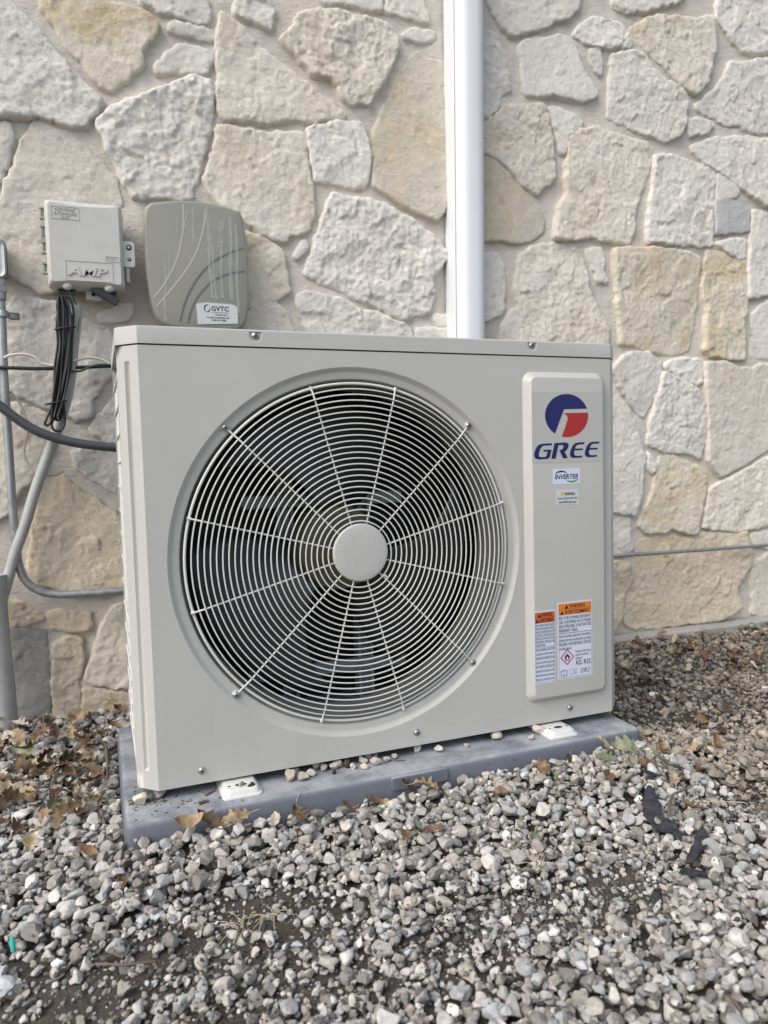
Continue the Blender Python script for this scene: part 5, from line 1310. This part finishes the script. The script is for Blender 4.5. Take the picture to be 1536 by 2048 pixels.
def leaf_mesh(kind, L, fold, curl, seed, twist=0.0):
    o = SHAPE[kind]; m = MB(); rows = []; rnd = random.Random(seed)
    for t, w in o:
        row = []
        for s in (-1, -.62, -.3, 0, .3, .62, 1):
            jag = w * (1 + .12 * rnd.uniform(-1, 1) * abs(s))
            x = s * jag * L * .72; yv = (t - .45) * L + (abs(s) * .05 * L if kind != 'oval' else 0)
            z = abs(x) * math.tan(fold) + .010 * noise.noise(Vector((x * 38 + seed, yv * 38, seed * .7))) + .003 * noise.noise(Vector((x * 120, yv * 120, seed)))
            # curl along the length
            k = curl / L
            if abs(k) > 1e-3:
                a = yv * k; yc = math.sin(a) / k - z * math.sin(a); zc = (1 - math.cos(a)) / k + z * math.cos(a)
            else: yc, zc = yv, z
            a = twist * t; x, zc = x * math.cos(a) - zc * math.sin(a), x * math.sin(a) + zc * math.cos(a)
            row.append((x, yc, zc))
        rows.append(row)
    m.loft(rows, False)
    p0 = Vector(rows[0][3]); dr = (Vector(rows[0][3]) - Vector(rows[2][3])).normalized()
    m2 = MB().tube([p0 - dr * L * .04, p0 + dr * L * .12, p0 + dr * L * .22 + Vector((0, 0, .002))], L * .011, 5)
    return m, m2

LEAF_N = [0]
def leaf(xy, size, kind, col, label, group=None, yaw=None, tilt=(0, 0), lift=0.0, fold=None, curl=None):
    LEAF_N[0] += 1; s = LEAF_N[0]
    rnd = random.Random(s * 13)
    size *= .86
    m, m2 = leaf_mesh(kind, size, rnd.uniform(.15, .8) if fold is None else fold, rnd.uniform(-1.4, 2.2) if curl is None else curl, s, rnd.uniform(-.4, .4))
    x, y = xy[0], xy[1]
    o = make('oak_leaf' if kind != 'oval' else 'fallen_leaf', m, MATS['dry_leaf'], None, 80)
    c = LEAFCOL[col]; j = rnd.uniform(.85, 1.15); o.color = (c[0] * j, c[1] * j, c[2] * j, 1)
    st_ = make('stalk', m2, STRAW, o, 60)
    rot = Matrix.Rotation(rnd.uniform(0, 6.28) if yaw is None else yaw, 4, 'Z') 
    rot = Matrix.Rotation(tilt[0], 4, 'X') @ Matrix.Rotation(tilt[1], 4, 'Y') @ rot
    zs_ = [(rot @ Vector(v)).z for v in m.v]; zmin = min(zs_)
    o.matrix_world = Matrix.Translation((x, y, top(x, y) - zmin * .80 + .001 + lift)) @ rot
    return tag(o, label, 'leaf', group)

# singled-out leaves: position, length, shape, colour, label, tilt towards the camera
LV = [
 ((0.0659,-0.0513,-0.055), .062, 'oval', 'tan', 'curled tan leaf with a pointed tip propped against the pad near its left front corner', (.9, .3), 1.6, .012),
 ((0.1054,-0.0638,-0.055), .066, 'oak', 'brown', 'dark brown leaf wedged along the pad front beside the curled tan leaf', (.9, -.2), 1.2, .006),
 ((0.1438,-0.0559,-0.056), .056, 'oak', 'tan', 'ragged tan leaf standing upright against the pad below the left foot', (1.2, .1), .2, .012),
 ((0.2359,-0.0703,-0.06), .064, 'oak', 'brown', 'brown lobed leaf lying against the pad front below the pebble row', (.7, .4), 1.0, .004),
 ((0.4394,-0.0676,-0.05), .048, 'oak', 'dark', 'dark brown leaf standing up in front of the size plaque', (1.2, .2), .3, .010),
 ((0.46,-0.0919,-0.05), .062, 'oak', 'tan', 'yellowish tan leaf on the gravel right of the dark upright leaf', (.5, .2), -.6, .004),
 ((0.3689,-0.0499,-0.052), .036, 'oval', 'brown', 'little dark leaf standing at the pad front left of the size plaque', (1.1, 0), .5, .004),
 ((0.3874,-0.0499,-0.052), .034, 'oval', 'straw', 'little straw coloured leaf curled at the pad front left of the size plaque', (1.0, .3), .3, .004),
 ((0.3274,-0.1169,-0.06), .058, 'oak', 'rust', 'rust brown leaf half buried in the gravel below the middle of the pad', (.6, .5), .9, -.002),
 ((0.3218,-0.071,-0.06), .034, 'oval', 'orange', 'small orange leaf sliver just above the rust brown leaf', (1.0, 0), .4, .002),
 ((0.5683,-0.1677,-0.05), .044, 'oval', 'orange', 'small orange brown leaf alone on the gravel below the pad\'s right half', (.2, .3), .3, .003),
 ((0.6683,-0.1174,-0.035), .072, 'oak', 'orange', 'long orange brown rolled leaf leaning on the pad left of the right foot', (.6, .9), 2.0, .006),
 ((0.7581,-0.08,-0.03), .034, 'oval', 'dark', 'small dark leaf stub standing at the pad front below the right foot', (1.2, .2), .5, .003),
 ((0.8348,-0.0808,-0.028), .048, 'oval', 'straw', 'straw yellow leaf folded upright against the pad\'s front right end', (1.3, .2), .2, .006),
 ((0.8662,-0.1171,-0.03), .078, 'maple', 'pale', 'largest pale green lobed leaf at the pad\'s front right corner', (1.0, .1), .2, .010),
 ((0.8169,-0.1332,-0.03), .048, 'oak', 'green', 'grey green leaf tucked left of the large pale green leaf', (.9, -.3), .3, .004),
 ((0.8303,-0.1691,-0.03), .060, 'oak', 'straw', 'yellow tan two-lobed leaf in front of the large pale green leaf', (.8, .2), .3, .004),
 ((0.8665,-0.1687,-0.03), .052, 'oak', 'green', 'dull green leaf lying right of the yellow tan two-lobed leaf', (.4, .3), .4, .003),
 ((0.93,-0.1329,-0.035), .060, 'oak', 'orange', 'orange tan curled leaf right of the pad\'s corner', (.5, .4), 1.4, .004),
 ((0.9553,-0.1498,-0.038), .056, 'oak', 'pale', 'pale green leaf between the two orange tan leaves right of the pad', (.3, .2), .5, .003),
 ((0.9841,-0.1498,-0.038), .050, 'oak', 'tan', 'tan leaf at the right end of the leaf trail from the pad\'s corner', (.4, -.2), .8, .003),
 ((0.8732,-0.2058,-0.04), .072, 'maple', 'pale', 'broad pale green leaf lying flat on the gravel below the leaf trail', (.1, .3), .3, .004),
 ((0.8675,-0.2425,-0.045), .050, 'oak', 'straw', 'straw coloured lobed leaf above the black fabric scraps', (.3, .2), .5, .005),
 ((0.8689,-0.1763,-0.035), .046, 'oval', 'rust', 'rust coloured leaf under the edge of the broad pale green leaf', (.2, .2), .6, .002),
 ((1.0351,-0.1677,-0.045), .070, 'oak', 'orange', 'orange brown many-lobed leaf near the right picture edge', (.5, .3), 1.2, .006),
 ((1.0444,-0.1309,-0.045), .044, 'oak', 'green', 'small bright green leaf left of the orange brown many-lobed leaf', (.4, .1), .4, .004),
 ((0.9369,-0.2224,-0.045), .052, 'oval', 'brown', 'curled brown leaf between the straw leaf and the orange many-lobed leaf', (.4, .6), 1.5, .004),
 ((0.7654,-0.1959,-0.045), .052, 'oval', 'rust', 'flat reddish brown leaf on the gravel in front of the right foot', (.1, .1), .3, .005),
 ((0.6851,-0.1636,-0.045), .042, 'oak', 'green', 'small green leaf sunk between stones below the right foot', (.6, .4), .4, .0),
 ((0.6922,-0.2138,-0.05), .050, 'oak', 'rust', 'dull red leaf half hidden in gravel left of the black fabric scraps', (.5, .2), .8, -.002),
 ((0.3739,-0.2117,-0.06), .050, 'oval', 'orange', 'rusty orange leaf lying on the gravel in the lower middle', (.3, .4), .6, .002),
 ((0.4272,-0.2023,-0.06), .046, 'oval', 'brown', 'brown leaf lying next to the dark green leaf in the lower middle', (.3, -.3), .6, .002),
 ((0.4089,-0.1855,-0.06), .046, 'oval', 'green', 'dark green leaf between the rusty orange and brown leaves', (.2, .2), .5, .004),
 ((0.5579,-0.2856,-0.06), .040, 'oval', 'green', 'dark olive leaf sliver on the gravel left of the black fabric scraps', (.2, .5), .9, .003),
 ((0.8284,-0.3183,-0.05), .048, 'oak', 'brown', 'brown leaf lying right beside the longer black fabric scrap', (.3, .2), .7, .003),
 ((-0.2034,0.4211,-0.055), .074, 'maple', 'pale', 'pale green leaf on top of the leaf heap at the left', (.5, .1), .3, .012),
 ((-0.1723,0.3465,-0.055), .070, 'maple', 'straw', 'yellowish leaf just below the pale green one at the left', (.4, -.1), .3, .010),
 ((-0.142,0.1554,-0.055), .060, 'oval', 'green', 'folded green leaf on the gravel left of the pad', (.7, .3), .3, .006),
 ((-0.1619,0.0203,-0.06), .062, 'maple', 'straw', 'pale yellow lobed leaf flat on the gravel at the lower left', (.15, .1), .3, .004),
 ((-0.0812,0.1445,-0.055), .066, 'oak', 'brown', 'brown lobed leaf standing among stones left of the pad corner', (.9, .2), .5, .006),
 ((-0.0607,0.1311,-0.055), .054, 'oak', 'straw', 'dull yellow leaf beside the brown lobed one left of the pad corner', (.6, -.2), .4, .002),
 ((-0.211,0.2206,-0.055), .070, 'maple', 'straw', 'yellow green leaf cut by the left picture edge', (.4, .2), .3, .008),
 ((-0.1816,0.2072,-0.055), .058, 'oval', 'tan', 'yellow tan curled leaf right of the leaf at the left picture edge', (.3, .3), .9, .006),
 ((-0.0993,-0.0743,-0.06), .036, 'oval', 'green', 'small dark green leaf on the gravel at the lower left', (.2, .2), .5, .004),
 ((-0.0752,-0.0849,-0.06), .040, 'oval', 'orange', 'small orange brown leaf on edge left of the pad\'s lower corner', (.9, .2), .8, .002),
 ((-0.036,-0.1647,-0.065), .044, 'oval', 'orange', 'orange brown leaf under stones in the lower left gravel', (.3, .6), .9, .0),
 ((0.2004,-0.0506,-0.06), .040, 'oval', 'grey', 'greyish flat leaf on the gravel in front of the pad\'s left half', (.2, .1), .2, .005),
 ((0.7376,-0.2076,-0.05), .034, 'oval', 'grey', 'small grey weathered leaf below the reddish brown leaf', (.4, .4), .6, .003),
]
for xy, sz, kind, col, lab, tilt, curl, lift in LV:
    x_, y_ = xy[0], xy[1]
    if x_ < .97 and -.115 < y_ < 0: y_ = min(y_, -.0616 - .028)          # in front of the pad, not inside it
    leaf((x_, y_), sz, kind, col, lab, None, random.uniform(.7, 2.4) * random.choice((-1, 1)) if tilt[0] > .85 else None, (tilt[0] * .62, tilt[1] + random.uniform(-.25, .25)), lift * .5 + .001, None, curl * 1.4)

WORD = {'tan': 'tan', 'brown': 'brown', 'dark': 'dark brown', 'rust': 'reddish brown', 'straw': 'straw yellow', 'pale': 'pale green', 'green': 'green', 'grey': 'greyish', 'orange': 'orange brown'}
FORM = {'oak': 'lobed', 'maple': 'broad lobed', 'oval': 'oval'}
# the heap at the foot of the wall, left
rl = random.Random(3)
for k in range(84):
    px = rl.uniform(-.27, .03); py = rl.uniform(.16, .60) if rl.random() < .75 else rl.uniform(.0, .2)
    if px > -.05 and py < .42: px -= .1
    hz = .030 * max(0, (py - .3) / .3) * (1 if px < -.08 else .5)
    kd = rl.choice(['oak', 'oak', 'oval', 'maple']); cl = rl.choice(['brown', 'brown', 'tan', 'dark', 'tan', 'grey', 'grey', 'brown', 'brown'])
    leaf((px, py), rl.uniform(.038, .064), kd, cl,
         'dry %s %s leaf in the litter heap between wall, pipe and pad' % (WORD[cl], FORM[kd]), 'leaf litter heap at the left', None, (rl.uniform(-.5, .9), rl.uniform(-.6, .6)), hz * rl.uniform(.2, 1.1) + .008)
# small leaves along the wall on the right
for k in range(110):
    px = rl.uniform(1.15, 2.15); py = rl.uniform(.30, .60) if rl.random() < .7 else rl.uniform(-.05, .4)
    kd = rl.choice(['oak', 'oval', 'maple']); cl = rl.choice(['brown', 'tan', 'brown', 'orange', 'straw', 'dark', 'brown', 'pale', 'rust', 'grey'])
    leaf((px, py), rl.uniform(.030, .055), kd, cl,
         'small %s %s leaf on the gravel beside the wall right of the unit' % (WORD[cl], FORM[kd]), 'small leaves along the wall at the right', None, (rl.uniform(-.3, .5), rl.uniform(-.4, .4)), .007)

# ================================================================== odds and ends on the gravel
def fabric(poly, label, zadd=.004, seed=1):
    xs = [a for a, _ in poly]; ys = [b for _, b in poly]; st_ = .006
    pts = []; n = len(poly)
    B = []
    for i in range(n):
        a, b = Vector(poly[i]), Vector(poly[(i + 1) % n]); k = max(1, int((b - a).length / st_))
        for t in range(k):
            q_ = a.lerp(b, t / k); B.append(q_ + Vector((random.uniform(-.002, .002), random.uniform(-.002, .002))))
    pl = [(q_.x, q_.y) for q_ in B]; I = []
    y = min(ys)
    while y < max(ys):
        x = min(xs)
        while x < max(xs):
            if in_poly(x, y, pl): I.append(Vector((x, y)))
            x += st_
        y += st_
    nb = len(B)
    vo, _, fo, *_r = delaunay_2d_cdt(B + I, [(i, (i + 1) % nb) for i in range(nb)], [], 1, 1e-6)
    m = MB(); hs = []
    for q_ in vo:
        i = int((q_.x - HX0) / HC); j = int((q_.y - HY0) / HC); h = float(HM[max(0, j - 4):j + 5, max(0, i - 4):i + 5].mean())
        hs.append((q_.x, q_.y, h + zadd + .011 * fnoise(Vector((q_.x * 38, q_.y * 38, seed)), octv=4)))
    m.add(hs, [tuple(f) for f in fo])
    o = make('weed_fabric_scrap', m, MATS['weed_fabric'], None, 80); so = o.modifiers.new('s', 'SOLIDIFY'); so.thickness = .0012
    tag(o, label, 'fabric scrap', 'torn black weed fabric scraps')
fabric([(0.7848,-0.2554),(0.8088,-0.2457),(0.8065,-0.2652),(0.786,-0.2954),(0.7696,-0.3251),(0.7758,-0.3422),(0.7704,-0.3606),(0.7637,-0.3761),(0.7526,-0.3695),(0.7476,-0.3572),(0.7382,-0.3462),(0.7395,-0.3259),(0.7512,-0.2985),(0.7675,-0.2735)], 'longer torn scrap of black weed fabric on the gravel at the right', .012, 1)
fabric([(0.8129,-0.3585),(0.8087,-0.3739),(0.7938,-0.3938),(0.7721,-0.4127),(0.751,-0.4246),(0.7307,-0.4304),(0.7159,-0.4268),(0.7336,-0.4139),(0.7532,-0.4011),(0.773,-0.3845),(0.7941,-0.3707)], 'leaf-shaped scrap of black weed fabric lying below the longer one', .014, 2)
fabric([(0.6877,-0.4455),(0.7019,-0.4436),(0.7064,-0.4537),(0.7146,-0.4654),(0.7068,-0.4777),(0.6912,-0.4786),(0.6825,-0.4696),(0.6762,-0.4617)], 'small black weed fabric scrap half under stones, nearest the camera', .010, 3)
fabric([(0.6237,-0.4616),(0.6459,-0.4535),(0.6458,-0.4612),(0.6318,-0.4751),(0.6195,-0.4721)], 'tiny dark fabric corner poking out left of the smallest black scrap', .008, 4)
fabric([(0.8471,-0.1938),(0.8655,-0.1906),(0.8572,-0.2101),(0.8329,-0.2303),(0.8291,-0.2197)], 'small black fabric corner under the broad pale green leaf', .008, 5)

twig([(q_[0], q_[1], q_[2]) for q_ in [(0.7623,-0.3441,-0.035),(0.7958,-0.3094,-0.035),(0.8191,-0.2906,-0.035),(0.8414,-0.2845,-0.035),(0.8658,-0.279,-0.035)]], .003, 'crooked grey twig rising beside the longer black fabric scrap')
twig([(0.856,-0.3166,-0.042),(0.8813,-0.3281,-0.042),(0.9146,-0.347,-0.042)], .0014, 'thin straight straw-coloured twig at the right of the black fabric', material=STRAW)
twig([(0.2236,-0.1271,-0.046),(0.2449,-0.1228,-0.046),(0.2759,-0.1153,-0.046)], .0022, 'thin dark twig slanting across the gravel below the pad\'s pebble row')
twig([(-0.0621,-0.3183,-0.06),(-0.0318,-0.3323,-0.06),(-0.0011,-0.3388,-0.06)], .0020, 'pale bent twig lying on the bare soil at the lower left')
twig([(0.0524,-0.1928,-0.06),(0.0597,-0.1771,-0.06),(0.0652,-0.1599,-0.06)], .0030, 'short bleached twig among stones in the lower middle left')
twig([(-0.0582,0.0735,-0.048),(-0.0553,0.038,-0.048),(-0.0518,0.0004,-0.048)], .0042, 'thick dark bark stick standing left of the pad\'s front corner')
twig([(-0.0475,0.4497,-0.048),(-0.0474,0.3581,-0.048),(-0.0465,0.2754,-0.048),(-0.0481,0.2018,-0.048)], .0040, 'dark stick lying along the pad\'s left side')
twig([(0.5993,-0.0649,-0.03),(0.6195,-0.0569,-0.03),(0.6412,-0.0593,-0.03),(0.655,-0.0682,-0.03)], .0026, 'thin pale twig leaning on the pad front right of the size plaque')
twig([(0.573,-0.6373,-0.06),(0.5677,-0.6592,-0.06),(0.5607,-0.6754,-0.06)], .0022, 'brown twig lying in the bottom right gravel')

def tuft(loc, n, L, label, lean=(0, 0)):
    root = thing('dry_grass_tuft', (loc[0], loc[1], top(loc[0], loc[1])), label, 'grass')
    for k in range(n):
        a = random.uniform(0, 6.28); l = L * random.uniform(.5, 1.1); el = random.uniform(.1, 1.0)
        d = Vector((math.cos(a) * math.cos(el) + lean[0], math.sin(a) * math.cos(el) + lean[1], math.sin(el) * .8)).normalized()
        b = Vector(root.location) + Vector((random.gauss(0, .004), random.gauss(0, .004), -.004))
        P_ = [b, b + d * l * .5 + Vector((0, 0, .002)), b + d * l + Vector((0, 0, -l * .25))]
        m = MB().tube(smooth_path(P_, 4), .0006, 4); make('blade', m, STRAW, root, 60)
tuft((0.1098,-0.2992,-0.06), 22, .045, 'straw-coloured dry grass tuft in the bare soil left of the other one', (-.6, -.3))
tuft((0.1456,-0.2939,-0.06), 20, .030, 'small golden dry grass tuft right of the larger straw tuft')
tuft((0.524,-0.345,-0.055), 16, .034, 'upright dry grass tuft in the gravel at the lower right')
tuft((0.5167,-0.2887,-0.055), 10, .024, 'tiny pale grass tuft above the upright dry grass tuft', (.3, 0))

a = Vector((-0.1622,-0.2414,-0.055)); zt_ = top(a.x, a.y)
m = MB().tube([(a.x, a.y, zt_ + .001), (a.x - .001, a.y + .006, zt_ + .016)], .0028, 14); o = make('plastic_tube_stub', m, TEAL, None, 40); tag(o, 'short teal plastic tube stub on the soil at the left picture edge', 'plastic stub')
for loc, d, lab in (((0.4637,-0.474,-0.06), .010, 'bright white plastic chip on the gravel at the lower right'), ((-0.1107,-0.2973,-0.06), .009, 'small bluish white chip on the bare soil at the lower left'), ((1.224,0.2218,-0.06), .022, 'flat bright white chip on the dark soil right of the unit')):
    m = MB(); z_ = top(loc[0], loc[1]) + .004
    L_ = [(loc[0] + d * r * math.cos(t), loc[1] + d * r * .5 * math.sin(t)) for r, t in zip((.9, .6, .8, .5, .7), (0, 1.3, 2.5, 3.7, 5.1))]
    m.loft([[(x, y, z_) for x, y in L_], [(x, y, z_ + .003 + (.004 if i == 1 else 0)) for i, (x, y) in enumerate(L_)]], True, True, True)
    tag(make('white_chip', m, mat('white_chip', (.78, .78, .76), .5), None, 0), lab, 'chip')

for o in bpy.data.objects:
    if o.type == 'MESH': o.data.update()
